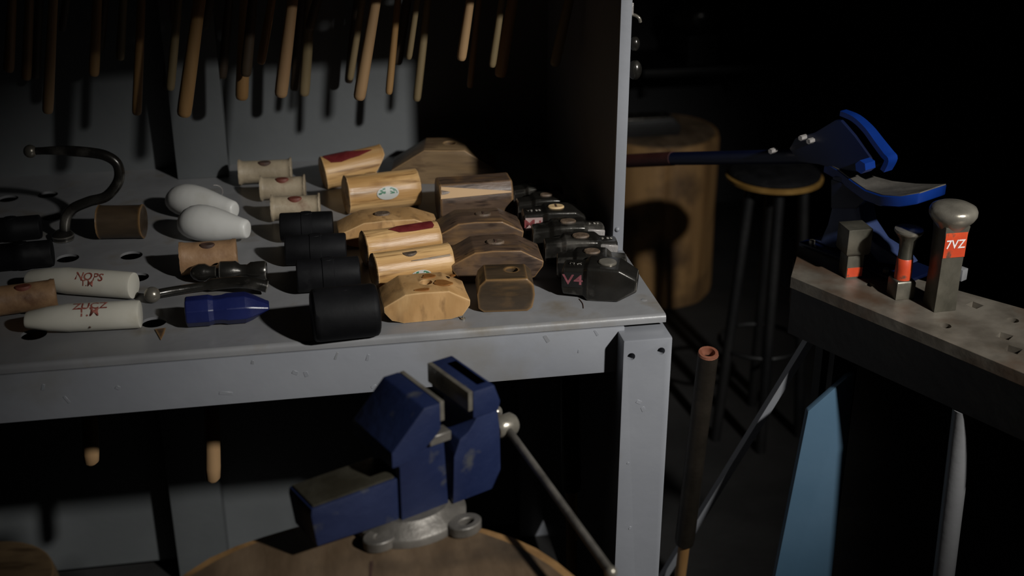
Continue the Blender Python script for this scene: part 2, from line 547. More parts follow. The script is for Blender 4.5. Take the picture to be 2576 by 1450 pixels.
def patch_x(r, x0, a0, sx, sa, cz, lift=0.0007, shape=None, n=24, rings=4):
    """oval patch lying on a cylinder whose axis is x (centre height cz); uv -1..1"""
    vs_, fs, uv = [(x0, (r + lift) * math.cos(a0), cz + (r + lift) * math.sin(a0))], [], [(0, 0)]
    for k in range(1, rings + 1):
        for j in range(n):
            t = 2 * PI * j / n
            q = k / rings * (shape(t) if shape else 1)
            u, w = q * math.cos(t), q * math.sin(t)
            a = a0 + w * sa
            vs_.append((x0 + u * sx, (r + lift) * math.cos(a), cz + (r + lift) * math.sin(a)))
            uv.append((u, -w))
    for j in range(n):
        fs.append((0, 1 + j, 1 + (j + 1) % n))
    for k in range(rings - 1):
        for j in range(n):
            a, b = 1 + k * n + j, 1 + k * n + (j + 1) % n
            fs.append((a, a + n, b + n, b))
    me = mesh(vs_, fs)
    l = me.uv_layers.new(name='UVMap')
    for lp in me.loops:
        l.data[lp.index].uv = uv[lp.vertex_index]
    return me


def strip_x(r, pts, cz, lift=0.0008, n=10):
    """paint patch on a cylinder along x: pts = [(x, angle_low, angle_high), ...]"""
    v, f = [], []
    for x, a, b in pts:
        for k in range(n + 1):
            t = a + (b - a) * k / n
            v.append((x, (r + lift) * math.cos(t), cz + (r + lift) * math.sin(t)))
    m_ = n + 1
    for i in range(len(pts) - 1):
        for k in range(n):
            f.append((i * m_ + k, i * m_ + k + 1, (i + 1) * m_ + k + 1, (i + 1) * m_ + k))
    return mesh(v, f)


# ------------------------------------------------------------------ the room
S = 0.90            # height of the tool shelf
YF, YB = 1.547, 2.33
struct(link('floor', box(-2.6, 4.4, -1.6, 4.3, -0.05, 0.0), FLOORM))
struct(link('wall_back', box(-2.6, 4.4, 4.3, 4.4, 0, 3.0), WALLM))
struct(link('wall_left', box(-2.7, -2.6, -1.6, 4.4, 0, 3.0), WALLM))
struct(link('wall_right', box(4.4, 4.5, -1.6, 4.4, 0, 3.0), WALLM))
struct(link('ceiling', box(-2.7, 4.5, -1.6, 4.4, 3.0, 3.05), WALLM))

# ------------------------------------------------------------------ grey tool rack
rack = thing('tool_rack', 'grey painted steel tool rack with holed shelf full of mallet heads', 'rack', (0, 1.9, 0))
RB = Vector((0, 1.9, 0))


def rpart(name, me, m, parent=None, smooth=40):
    o = link(name, me, m, parent or rack, smooth=smooth)
    if parent is None:
        o.location = -RB
    return o


HOLES = []          # handle positions gathered by the head builders below
XR = 0.496
legl = ony(1570, 838, 1.512)
legr = ony(1694, 830, 1.512)
LX0, LX1, LZ = legl.x, legr.x, 0.8815
leg_me = box(LX0, LX1, 1.512, 1.585, 0.0, LZ, 0.003)
for (hx, hy) in ((1588, 898), (1663, 884)):
    p = ony(hx, hy, 1.512)
    c = tube([(p.x, 1.49, p.z), (p.x, 1.535, p.z)], 0.0058, 12)
    leg_me = cut(leg_me, c)
rleg = rpart('leg', leg_me, GREY)
rpart('leg', box(LX0, LX1, YB - 0.03, YB + 0.04, 0.0, S - 0.02, 0.003), GREY)
rpart('leg', box(-1.12, -1.04, 1.512, 1.585, 0.0, LZ, 0.003), GREY)
for (hx, hy) in ((1588, 898), (1663, 884)):
    p = ony(hx, hy, 1.530)
    o = link('bolt', tube([(p.x, 1.536, p.z), (p.x, 1.528, p.z)], 0.004, 6), RECESS, rleg)
ap = box(-1.04, LX0 + 0.01, 1.545, 1.565, 0.8165, 0.8870, 0.0015)
apo = rpart('apron', ap, GREY)
# small chips and knocks standing out of the apron paint
for (cx, cy, sx, sz, rt) in ((108, 975, .002, .005, .3), (168, 1006, .002, .006, -.5), (296, 976, .003, .003, .6), (568, 990, .009, .0025, .15),
                             (635, 912, .002, .003, .2), (742, 938, .004, .003, .5), (770, 942, .003, .004, -.3), (846, 896, .0015, .006, .4),
                             (925, 900, .002, .005, .3), (940, 973, .004, .002, -.4), (1375, 853, .003, .006, -.5), (1500, 838, .002, .005, -.5),
                             (1455, 884, .001, .003, .1)):
    p = ony(cx, cy, 1.545)
    c = box(-sx, sx, -0.0005, 0.001, -sz, sz, 0.0004, 1)
    c.transform(Matrix.Translation((p.x, 1.545, p.z)) @ Matrix.Rotation(rt, 4, 'Y'))
    link('paint_chip', c, GREY, apo)

# upright side panel with its front flange, rear board, back sheet
pst = ony(1555, 300, 1.79)
PX0, PX1 = ony(1545, 460, 1.79).x, ony(1572.6, 460, 1.79).x
UZ = 1.34
sp = rpart('side_panel', box(PX0 + 0.004, PX1 - 0.004, 1.80, YB, S, UZ), GREY)
fl = rpart('panel_flange', box(PX0, PX1, 1.787, 1.802, S, UZ, 0.0015), GREY)
p = ony(1553, 577, 1.787)
link('screw', ball((p.x, 1.787, p.z), 0.0042, 12), GREY, fl)
for (cx, cy, sx, sz, rt) in ((1607, 1012, .004, .003, .5), (1618, 1030, .003, .004, -.4), (1580, 1166, .002, .002, .3), (1585, 1329, .002, .003, .2)):
    p = ony(cx, cy, 1.512)
    c = box(-sx, sx, -0.0005, 0.001, -sz, sz, 0.0004, 1)
    c.transform(Matrix.Translation((p.x, 1.512, p.z)) @ Matrix.Rotation(rt, 4, 'Y'))
    link('paint_chip', c, GREY, rleg)
rpart('lower_side_panel', box(LX1 - .02, LX1 - .014, 1.59, YB, .05, S - .03), GREY)
rpart('back_sheet', box(-1.1, LX1, YB, YB + 0.006, 0.02, UZ + 0.3), PANEL)
b0, b1 = ony(437, 350, YB - 0.06).x, ony(568, 350, YB - 0.06).x
rpart('rear_board', box(b0, b1, YB - 0.07, YB, S, UZ, 0.002), PANEL)
c0, c1 = ony(440, 1340, YB - 0.06).x, ony(566, 1340, YB - 0.06).x
rpart('rear_board', box(c0, c1, YB - 0.07, YB, 0.0, S - 0.012, 0.002), PANEL)
p = onz(1620, 755, S)
link('rivet', ball((p.x, p.y, S - 0.001), 0.006, 12, 0.3), GREYTOP, rack, loc=-RB)


# ------------------------------------------------------------------ heads on the shelf
def place(px, py, zc):
    P = onz(px, py, S + zc)
    return Vector((P.x, P.y, S)), depth(P) / F


def handle(root, length=0.30, r=0.0125, m=HANDLE, top=0.03, hole=True, cx=0.0, lean=0.0):
    if root.location.y < 1.68:      # loose head at the very front: only a stub of handle inside it
        length, hole = 0.0, False
        return link('handle', lathe_z([(r * .8, top), (r * .6, .012), (r * .5, .010)], 14, cx), m, root)
    me = lathe_z([(r * 0.80, top), (r * 0.55, .012), (r * 0.50, -0.006), (r * 0.85, -0.05), (r * 0.85, -0.08), (r, -length * 0.6), (r * 1.12, -length * 0.93),
                  (r * 1.05, -length * 0.985), (r * 0.7, -length)], 14, cx, .008)
    for v in me.vertices:      # a loose handle hangs slightly aslant
        v.co.x += lean * min(0.0, v.co.z) / -length
    o = link('handle', me, m, root)
    if hole:
        v = Matrix.Rotation(root.rotation_euler.z, 4, 'Z') @ Vector((cx, .008, 0))
        HOLES.append((root.location.x + v.x, root.location.y + v.y))
    return o


def eye(root, x, y, z, sx, sy, m=EYE, wedge=True, h=0.0025, tilt=None, wm=None):
    n = 20
    rg = []
    for k, q in ((-0.006, 1.0), (h * 0.5, 1.0), (h, 0.9)):
        rg.append([(x + sx * q * math.cos(2 * PI * j / n), y + sy * q * math.sin(2 * PI * j / n), z + k) for j in range(n)])
    o = link('handle_end', loft(rg), m, root)
    if wedge:
        b = box(x - sx * 0.10, x + sx * 0.10, y - sy * 0.62, y + sy * 0.62, z + h - 0.001, z + h + 0.0008)
        link('wedge', b, wm or EYED, o)
    return o


def wood_cyl(px, py, Lpx, rpx, label, yaw=0.0, m=WOODL, group='round wooden mallets', seed=1.0, hl=0.1, wedge_end=False, name='wooden_mallet', tilt=0.0, eye_m=EYE, hm=HANDLE):
    loc, k = place(px, py, rpx * 0.00058)
    r, L = rpx * k, Lpx * k
    root = thing(name, label, 'mallet', loc, (0, tilt, yaw), group)
    xs = [-.5, -.495, -.485, -.47, -.42, -.3, -.15, 0, .15, .3, .42, .47, .485, .495, .5]
    q = [.93, .985, 1.03, 1.01, 1.0, .995, .99, .985, .99, .995, 1.0, 1.015, 1.03, .98, .93]
    rings = [ringx(x * L, r * s, r * s, 40, r, 0, 0.05 if abs(x) > .44 else 0.012, seed) for x, s in zip(xs, q)]
    me = loft(rings)
    if wedge_end:
        bm = bmesh.new()
        bm.from_mesh(me)
        for nrm, pt in ((Vector((0.80, 0, -0.60)), Vector((0.26 * L, 0, r * 0.5))),):
            g = bm.verts[:] + bm.edges[:] + bm.faces[:]
            res = bmesh.ops.bisect_plane(bm, geom=g, plane_co=pt, plane_no=nrm, clear_outer=True)
            ed = [e for e in res['geom_cut'] if isinstance(e, bmesh.types.BMEdge)]
            bmesh.ops.contextual_create(bm, geom=ed)
        bmesh.ops.recalc_face_normals(bm, faces=bm.faces)
        bm.to_mesh(me)
        bm.free()
    head = link('head', me, m, root)
    handle(root, hl, 0.0125, hm, top=r)
    return root, head, r, L


def boat(px, py, Lpx, Hm, Wm, label, yaw=0.0, m=WOODB, prof=0, group='wedge-ended wooden mallets', hl=0.1, hole=None, name='wooden_mallet', roll=0.0, hm=HANDLE, eye_m=EYE, eye_at=0.0, slot=True, es=(0.013, 0.009)):
    loc, k = place(px, py, Hm * 0.5)
    L = Lpx * k
    root = thing(name, label, 'mallet', loc, (roll, 0, yaw), group)
    h = L / 2
    if prof == 0:      # flat top, straight slopes down to a blunt edge, rounded keel below
        poly = [(-h, .60), (-h * .50, .97), (-.1 * h, 1.0), (h * .50, .97), (h, .60), (h * .98, .42), (h * .80, .08), (h * .55, 0), (-h * .55, 0), (-h * .82, .12), (-h * .98, .42)]
    elif prof == 1:    # block with rounded shoulders
        poly = [(-h, .55), (-h * .92, .82), (-h * .7, 1.0), (h * .72, 1.0), (h * .95, .80), (h, .5), (h * .92, .10), (h * .75, 0), (-h * .75, 0), (-h * .95, .12)]
    else:              # tall roof shape
        poly = [(-h, .40), (-h * .36, 1.0), (h * .40, 1.0), (h, .42), (h * .95, .2), (h * .70, 0), (-h * .70, 0), (-h * .95, .2)]
    me = prism([(x, z * Hm) for x, z in poly], -Wm / 2, Wm / 2, 0.0025, 2)
    bm = bmesh.new()
    bm.from_mesh(me)
    bmesh.ops.triangulate(bm, faces=bm.faces)
    bmesh.ops.subdivide_edges(bm, edges=bm.edges, cuts=1, use_grid_fill=True)
    bm.to_mesh(me)
    bm.free()
    roughen(me, 0.0012, 60, Lpx)
    if hole is not None:
        cx, cy, hr = hole
        me = cut(me, tube([(cx, cy, Hm * 0.45), (cx, cy, Hm * 1.3)], hr, 18))
    link('head', me, m, root, smooth=28)
    handle(root, hl, 0.0125, hm, top=Hm * (0.45 if hole else 0.9), cx=hole[0] if hole else eye_at)
    if hole is None:
        eye(root, eye_at, 0.0, Hm, es[0], es[1], eye_m, slot)
    else:
        link('handle_end', lathe_z([(hole[2] * .93, Hm * .46), (hole[2] * .9, Hm * .60), (hole[2] * .7, Hm * .63)], 16, hole[0], hole[1]), eye_m, root)
    return root, L


# light wooden row
GA = 'pale wooden mallets in the middle row'
r_, h_, rr, LL = wood_cyl(893, 428, 158, 42, 'pale wooden mallet with slanted end and dark red paint, furthest back in its row', R(10), group=GA, seed=2, wedge_end=True, tilt=R(-6))
link('red_paint', strip_x(rr, [(-.44 * LL, 1.35, 1.75), (-.36 * LL, 1.25, 2.25), (-.2 * LL, 1.3, 2.35), (-.05 * LL, 1.35, 2.25), (.1 * LL, 1.75, 2.2), (.25 * LL, 1.85, 2.05), (.32 * LL, 1.92, 1.98)], rr, 0.0012), REDP, r_)
r_, h_, rr, LL = wood_cyl(960, 487, 186, 47, 'round pale wooden mallet with oval green and white sticker fully in view', R(9), group=GA, seed=5)
link('sticker', patch_x(rr * .99, 0.03 * LL, 2.95, .150 * LL, .35, rr, 0.0012), STICK, r_)
eye(r_, -.12 * LL, 0.008, 2 * rr - 0.003, .011, .006, WOODL, False)
boat(975, 570, 252, .044, .062, 'flat pale wooden mallet with brown handle end, behind the red-striped one', R(2), WOODB, 0, GA, hm=HANDLE2, slot=False, eye_at=-0.008)
r_, h_, rr, LL = wood_cyl(1008, 614, 196, 43, 'round pale wooden mallet with dark red painted stripe on its top right', R(12), group=GA, seed=8)
link('red_paint', strip_x(rr, [(-.16 * LL, 1.72, 1.76), (-.04 * LL, 1.45, 2.10), (.15 * LL, 1.40, 2.16), (.40 * LL, 1.35, 2.12), (.43 * LL, 1.4, 1.95)], rr, 0.0012), REDP, r_)
r_, h_, rr, LL = wood_cyl(1036, 670, 202, 45, 'round pale wooden mallet with cracked side and half-hidden sticker, behind the frontmost block', R(11), group=GA, seed=11)
link('sticker', patch_x(rr * .99, 0.05 * LL, 3.38, .140 * LL, .36, rr, 0.0012), STICK, r_)
link('stain', strip_x(rr, [(-.05 * LL, 2.44, 2.47), (.2 * LL, 2.40, 2.52), (.45 * LL, 2.38, 2.50)], rr, 0.0012), WOODO, r_)
eye(r_, -.04 * LL, -0.006, 2 * rr - 0.0035, .012, .009, EYE, False)
r_, LL = boat(1066, 747, 218, .045, .070, 'frontmost pale wooden mallet, a flat block with open oil-stained handle hole', R(2), WOODB, 0, GA, hole=(0.004, 0.0, 0.009), hm=HANDLE2, eye_m=EYED)
for (sx, sy, rx, ry, rt) in ((.026, -.008, .013, .009, -.5), (.010, .019, .009, .007, .2), (.012, -.017, .006, .011, .5), (-.004, -.026, .010, .004, 0), (.044, .014, .004, .003, 0)):
    c = [(sx + rx * (1 + .25 * math.sin(3 * t + sx * 300)) * math.cos(t) * math.cos(rt) - ry * math.sin(t) * math.sin(rt),
          sy + rx * math.cos(t) * math.sin(rt) + ry * math.sin(t) * math.cos(rt)) for t in [2 * PI * i / 18 for i in range(18)]]
    d2 = (sx - .004) ** 2 + sy ** 2
    hl_ = []
    if all((q[0] - .004) ** 2 + q[1] ** 2 > .0100 ** 2 for q in c):
        link('stain', plate(c, hl_,   .0445, .0462), STAIN, r_)

# dark brown row
GB = 'brown wooden mallets beside the steel heads'
boat(1118, 404, 262, .064, .078, 'large olive-brown mallet with wide wedge ends, furthest back of the brown ones', R(-10), WOODO, 2, GB, hole=(0.010, 0.004, 0.0115), eye_m=EYED)
loc, k = place(1192, 495, .032)
rB, LB = 48 * k, 186 * k
r_ = thing('wooden_mallet', 'brown wooden mallet with pale triangular cut facet along its side', 'mallet', loc, (0, 0, R(2)), GB)
sec = [(-.98, .15), (-.9, -.6), (-.55, -1), (.55, -1), (.92, -.62), (1, .1), (.86, .62), (.6, .98), (-.62, 1.0), (-.9, .7)]
rings = []
for x, s in ((-.5, .93), (-.485, 1), (-.3, .99), (0, .985), (.3, .99), (.485, 1), (.5, .93)):
    rings.append([(x * LB, -a * rB * s, rB + b * rB * s) for a, b in sec])
link('head', bevel_mesh(loft(rings), 0.0015, 1, 12), WOODD, r_, smooth=18)
ya, za = -.93 * rB, rB * 1.50
fv = [(-.47 * LB, -.60 * rB, rB * 1.86), (-.49 * LB, -.90 * rB, rB * 1.30), (.46 * LB, -.93 * rB, rB * 1.40), (.47 * LB, -.90 * rB, rB * 1.47)]
nrm_ = Vector((0, -.86, .5)) * 0.003
link('cut_facet', mesh([Vector(q) + nrm_ for q in fv] + [Vector(q) - nrm_ for q in fv], [(0, 1, 2, 3), (4, 5, 6, 7), (0, 1, 5, 4), (1, 2, 6, 5), (2, 3, 7, 6), (3, 0, 4, 7)]), FACET, r_)
handle(r_, .1, top=rB)
boat(1203, 577, 218, .050, .066, 'brown wooden mallet with slotted handle end, between the facet one and the larger brown one', R(-2), WOODD, 0, GB, eye_at=.008)
boat(1246, 648, 230, .050, .070, 'wide brown wooden mallet with slotted pale handle end and tan right end', R(-3), WOODD, 0, GB, es=(.014, .010))
boat(1270, 724, 146, .051, .056, 'frontmost small dark brown wooden block mallet with an open handle hole', R(-6), WOODK, 1, GB, hole=(0.010, 0.006, 0.0095), eye_m=EYED)


# steel sledge heads
def sledge(px, py, Lpx, Wm, Hm, label, yaw, eye_m=EYE, side='none', es=(.013, .010), slot=True, hl=0.11, stamp=None, pit=0.0):
    loc, k = place(px, py, Hm * .6)
    L = Lpx * k
    root = thing('sledge_hammer', label, 'hammer', loc, (0, 0, yaw), 'black steel sledge hammers in the right row')
    h = L / 2

    def sec8(x, w, hh, c, z0):
        a, b = w / 2, hh / 2
        zc = z0 + Hm / 2
        return [(x, -a, zc - b + c), (x, -a + c, zc - b), (x, a - c, zc - b), (x, a, zc - b + c), (x, a, zc + b - c), (x, a - c, zc + b), (x, -a + c, zc + b), (x, -a, zc + b - c)]
    left = (side in ('label_left', 'dark_left'))
    st = [(-1, .62, .66, .12), (-.96, .70, .74, .1), (-.55, .74, .80, .09), (-.42, .98, .98, .07), (-.1, 1, 1, .06), (.1, 1, 1, .06), (.42, .98, .98, .07), (.55, .74, .80, .09), (.96, .70, .74, .1), (1, .62, .66, .12)]
    if left:   # square shoulder at left, long slope to a blunt peen at right
        st = [(-1, .60, .60, .10), (-.95, .74, .78, .06), (-.42, .76, .84, .05), (-.30, 1.0, 1.0, .05), (.0, 1, 1, .05), (.52, .98, .96, .05), (.97, .80, .46, .08), (1, .72, .38, .08)]
    rings = [sec8(x * h, w * Wm, hh * Hm, c * Wm, 0.0) for x, w, hh, c in st]
    me = bevel_mesh(loft(rings), 0.0018, 3, 18)
    link('head', me, STEEL, root, smooth=30)
    handle(root, hl, 0.0125, HANDLE3, top=Hm * .9)
    e = eye(root, 0.09 * L if side == 'dark_left' else 0.0, 0.0, Hm, es[0], es[1], eye_m, slot)
    if side == 'label_left' or side == 'dark_left':
        x0, x1 = -.94 * h, -.44 * h
        y = -.375 * Wm
        lb = box(x0, x1, y - .0014, y + .004, Hm * .36, Hm * .80)
        lo_ = link('label_plate', lb, PINK if side == 'label_left' else DARKST, root)
        s_, mm = ('M+', MARKR) if side == 'label_left' else ('V4', PINKINK)
        link('lettering', text_mesh(s_, Hm * .42, lambda a, b, c: ((x0 + x1) / 2 + a * 1.25, y - .0019, Hm * .58 + b)), mm, lo_, smooth=0)
    if side == 'bright_right':
        x0, x1 = .50 * h, .97 * h
        y = -.37 * Wm
        link('ground_flat', prism([(x0, Hm * .42), (x1, Hm * .30), (x1 + .001, Hm * .78), (x0, Hm * .84)], y - .0016, y + .006, 0.001, 1), BRIGHT, root)
    if stamp:
        sx = .66 * h if side == 'bright_right' else -.66 * h
        zt = Hm * (.90 if not left else .915)
        link('stamp', text_mesh(stamp, .0085, lambda a, b, c: (sx + a * 1.2, b - .001, zt + c), 0.0008), STEEL, root, smooth=0)
    return root


sledge(1350, 487, 128, .046, .046, 'black steel sledge head in deep shadow, furthest back beside the brown mallets', R(2), EYED)
sledge(1374, 517, 150, .046, .046, 'black steel sledge head with brown handle end, second from the back', R(-2), EYE, slot=False, es=(.011, .007))
sledge(1398, 549, 172, .050, .048, 'black steel sledge head with pale pink label and fresh tan slotted handle end', R(-3), EYEL, 'label_left', es=(.0135, .0095), stamp='V5 88')
sledge(1428, 585, 182, .047, .046, 'black steel sledge head with bright ground right end and curled handle end, behind its twin', R(-4), EYE, 'bright_right', es=(.013, .009), stamp='V5 85', slot=False)
sledge(1460, 622, 184, .047, .046, 'black steel sledge head with bright hammered right end touching the post foot', R(-6), EYE, 'bright_right', es=(.0135, .010), stamp='V5 86', slot=False)
sledge(1488, 662, 176, .046, .046, 'black steel sledge head with brown spiral handle end, second from the front', R(-12), EYE, 'none', es=(.0125, .010), slot=False)
C7 = sledge(1510, 693, 190, .052, .052, 'frontmost black steel hammer head with shiny metal handle end and pink crayon mark', R(-19), WORN, 'dark_left', es=(.0135, .0125), slot=False, stamp='M X')


# rawhide mallets
def rawhide(px, py, Lpx, rpx, label, yaw=0.0, m=HIDE, eye_m=EYED, seed=0.0, flare=1.16, group='rolled rawhide mallets', hl=.1, lean=0.0):
    loc, k = place(px, py, rpx * .00062)
    r, L = rpx * k, Lpx * k
    root = thing('rawhide_mallet', label, 'mallet', loc, (0, 0, yaw), group)
    xs = [-.5, -.497, -.47, -.44, -.40, -.2, 0, .2, .40, .44, .47, .497, .5]
    q = [.95, flare, flare, 1.04, 1.0, .99, .99, .99, 1.0, 1.04, flare, flare, .95]
    rings = [ringx(x * L, r * s / flare, r * s / flare, 36, r, 0, .06 if abs(x) > .43 else .015, seed) for x, s in zip(xs, q)]
    link('head', loft(rings), m, root)
    handle(root, hl, .0115, HANDLE2, top=r, lean=lean)
    eye(root, 0, -r * .30, r + r / flare * .90, .0115, .007, eye_m, False)
    return root


rawhide(668, 436, 132, 33, 'whitish rawhide mallet with dark handle end, furthest back by the rear board', R(-2), HIDE, EYED, 1)
rawhide(712, 476, 112, 32, 'whitish rawhide mallet with reddish stained handle end, middle of three', R(-4), HIDE, EYER, 2)
rawhide(744, 524, 122, 34, 'whitish rawhide mallet with round red handle end, nearest the black rubber heads', R(-3), HIDE, EYER, 3)
rawhide(525, 646, 140, 42, 'tan rawhide mallet with brown handle end below the white teardrop heads', R(1), HIDET, EYED, 4, 1.03, hl=.375, lean=-.032)


# rubber mallets
def rubber(px, py, Lpx, rpx, label, yaw=0.0, step=True, hl=.1):
    loc, k = place(px, py, rpx * .00056)
    r, L = rpx * k, Lpx * k
    root = thing('rubber_mallet', label, 'mallet', loc, (0, 0, yaw), 'black rubber mallets')
    prof = [(-.5, .80), (-.49, .90), (-.46, .98), (-.40, 1.0), (-.1, 1.0), (.1, 1.0), (.40, 1.0), (.46, .98), (.49, .90), (.5, .80)]
    if step:
        prof = [(-.5, .85), (-.49, .92), (-.47, .95), (-.10, .95), (-.085, 1.0), (.085, 1.0), (.10, .95), (.47, .95), (.49, .92), (.5, .85)]
    me = loft([ringx(x * L, r * q, r * q, 36, r, 0, .01, px) for x, q in prof])
    link('head', me, RUBBER, root)
    handle(root, hl, .0125, HANDLE, top=r)
    eye(root, 0, 0, 2 * r - .003, .011, .008, RUBBER, False)
    return root


rubber(772, 574, 132, 38, 'black rubber mallet head just in front of the red-ended rawhide mallet', R(-3))
rubber(795, 630, 152, 40, 'black rubber mallet head, second of the middle black column from the back', R(-3))
rubber(826, 692, 158, 44, 'black rubber mallet head right behind the big scuffed one', R(0))
rubber(868, 784, 168, 68, 'big scuffed black rubber mallet head, frontmost at the shelf edge', R(4), False)
rubber(30, 580, 140, 32, 'black rubber mallet head in the dark at the left edge, further back', R(4), hl=.25)
rubber(55, 646, 150, 36, 'black rubber mallet head in the dark behind the tan roll at the left edge', R(4), hl=.25)


# nylon heads
def nylon_drop(px, py, Lpx, rpx, label, yaw, seed):
    loc, k = place(px, py, rpx * .0006)
    r, L = rpx * k, Lpx * k
    root = thing('nylon_mallet', label, 'mallet', loc, (0, 0, yaw), 'white teardrop nylon mallets')
    prof = [(-.5, .05), (-.49, .30), (-.46, .52), (-.40, .74), (-.32, .90), (-.22, .99), (-.12, 1.0), (0, .95), (.15, .83), (.3, .68), (.42, .57), (.475, .52), (.495, .45), (.5, .36)]
    rings = [ringx(x * L, r * q * (1 - .15 * max(0, x)), r * q, 32, r * q + (1 - q) * r * .75, 0) for x, q in prof]
    link('head', loft(rings), NYLON, root, smooth=60)
    handle(root, .10, .0115, HANDLE2, top=r)
    return root


nylon_drop(506, 514, 205, 42, 'white teardrop-shaped nylon mallet head, the rear one of the pair', R(-33), 1)
nylon_drop(536, 566, 190, 46, 'white teardrop-shaped nylon mallet head, the front one resting above the tan rawhide', R(-24), 2)


def nylon_roll(px, py, Lpx, rpx, label, yaw, lines, tilt=0.0, spot=False):
    loc, k = place(px, py, rpx * .00056)
    r, L = rpx * k, Lpx * k
    root = thing('nylon_mallet', label, 'mallet', loc, (0, 0, yaw), 'ivory nylon mallets with red lettering')
    rings = []
    for x, qy, qz in ((-.5, .62, .40), (-.495, .75, .50), (-.47, .82, .58), (-.30, .96, .84), (-.12, 1, 1), (.2, 1, 1), (.48, .99, .99), (.495, .96, .96), (.5, .88, .88)):
        rings.append(ringx(x * L, r * qy, r * qz, 36, r))
    link('head', loft(rings), IVORY, root)
    for s_, x0, a0, sz in lines:
        def wrap(a, b, c, x0=x0, a0=a0):
            t = a0 + b / r
            return (x0 * L + a, -(r + .0007) * math.cos(t), r + (r + .0007) * math.sin(t))
        link('lettering', text_mesh(s_, sz, wrap), REDINK, root, smooth=0)
    handle(root, .30 if not spot else .1, .0115, HANDLE2, top=r, lean=-.035)
    if spot:
        link('dowel_mark', ball((.07 * L, -r * .93, r * .62), .0016, 10), EYED, root)
    return root


nylon_roll(204, 710, 285, 34, 'ivory nylon mallet head with red lettering lying slanted, the rear one at the left', R(-20), (('NOPS', .13, .85, .017), ('T.M', .12, .35, .012)))
nylon_roll(210, 797, 280, 36, 'ivory nylon mallet head with red lettering, the front one at the left shelf edge', R(-3), (('ZUCZ', .08, 1.25, .017), ('T.M', .07, .75, .018)), spot=True)
rawhide(62, 746, 150, 38, 'tan rolled mallet head with reddish middle, half out of view at the left edge', R(10), HIDET, EYER, 6, 1.02, hl=.12)
r_, h_, rr, LL = wood_cyl(306, 562, 112, 42, 'dark wooden mallet head in shadow with only its right end lit', R(-8), WOODK, 'single dark wooden mallet on the left', 9, name='wooden_mallet')

# blue painted hammer
loc, k = place(572, 777, .022)
LB, rB = 205 * k, 40 * k
bh = thing('blue_hammer', 'dark blue painted octagonal hammer head with tapered peen, beside the big rubber mallet', 'hammer', loc, (0, 0, R(1)))
rings = []
for x, s, f in ((-.5, .86, 1), (-.485, .97, 1), (-.22, 1.0, 1), (-.16, .90, 1), (-.06, .92, 1), (0, 1, 1), (.22, 1, 1), (.30, .92, .9), (.5, .62, .32), (.505, .5, .22)):
    rings.append([(x * LB, rB * s * math.cos(PI / 8 + j * PI / 4), rB + rB * s * f * math.sin(PI / 8 + j * PI / 4)) for j in range(8)])
link('head', bevel_mesh(loft(rings), .0010, 1, 20), BLUEH, bh, smooth=14)
handle(bh, .10, .0125, HANDLE, top=rB)

# ball-ended dark steel tools lying on the shelf
d0 = onz(383, 742, S + .012)
k = depth(d0) / F
bt = thing('ball_stake', 'dark steel bar with shiny ball end lying behind the blue hammer', 'stake', (d0.x, d0.y, S), (0, 0, 0))
pth = [onz(383, 742, S + .012), onz(430, 733, S + .011), onz(500, 722, S + .011), onz(560, 713, S + .015), onz(620, 711, S + .022), onz(672, 722, S + .014)]
base = Vector((d0.x, d0.y, S))
link('bar', tube(spline([p - base for p in pth]), [.0065] * 12 + [.009] * 14, 12), STEEL, bt)
link('ball', ball(pth[0] - base, .0118, 18), WORN, bt)
d1 = onz(575, 690, S + .013)
bp2 = thing('ball_peen_hammer', 'dark oily ball peen hammer head between tan rawhide and blue hammer', 'hammer', (d1.x, d1.y, S), (0, 0, R(-6)))
k = depth(d1) / F
prf = [(-.5, .02), (-.49, .35), (-.45, .62), (-.38, .78), (-.30, .78), (-.24, .55), (-.15, .6), (-.1, .95), (.1, .95), (.16, .62), (.25, .62), (.30, .85), (.47, .88), (.5, .78)]
link('head', loft([ringx(x * 190 * k, q * .017, q * .017, 24, .017) for x, q in prf]), STEEL, bp2)
handle(bp2, .11, .011, HANDLE2, top=.015)

# snarling iron standing at the left
si = onz(160, 603, S)
sn = thing('snarling_iron', 'black S-curved iron bar with ball tip rising at the left of the shelf', 'stake', (si.x, si.y, S))
px_ = [(160, 603), (163, 572), (178, 530), (222, 508), (268, 494), (298, 455), (296, 415), (268, 393), (225, 384), (150, 379), (76, 381)]
pp = [ony(x, y, si.y + .02 * i / 10) - Vector((si.x, si.y, S)) for i, (x, y) in enumerate(px_)]
pp[0].z = -0.05
pp[0].x = pp[1].x - .001
sp_ = spline(pp)
link('bar', tube(sp_, [.0085] * (len(sp_) - 8) + [.008, .0075, .007, .0065, .006, .006, .006, .006], 14), STEEL, sn)
link('ball', ball(pp[-1], .0105, 18), WORN, sn)
link('collar', lathe_z([(.012, 0.0), (.017, 0.001), (.018, .008), (.013, .014), (.009, .016)], 20), STEEL, sn)
HOLES.append((si.x, si.y))
ch = onz(400, 840, S)
chm = mesh([(-.006, .012, .0015), (.008, .014, .0015), (.007, -.004, .002), (.004, -.022, .001), (-.006, .012, -.0), (.008, .014, -.0), (.007, -.004, -.0), (.004, -.022, 0)],
           [(0, 1, 2, 3), (4, 5, 6, 7), (0, 1, 5, 4), (1, 2, 6, 5), (2, 3, 7, 6), (3, 0, 4, 7)])
tag(link('wood_chip', chm, WOODD, None, (ch.x, ch.y, S + .0003)), 'small brown pointed wood chip beside the front left shelf hole', 'chip')

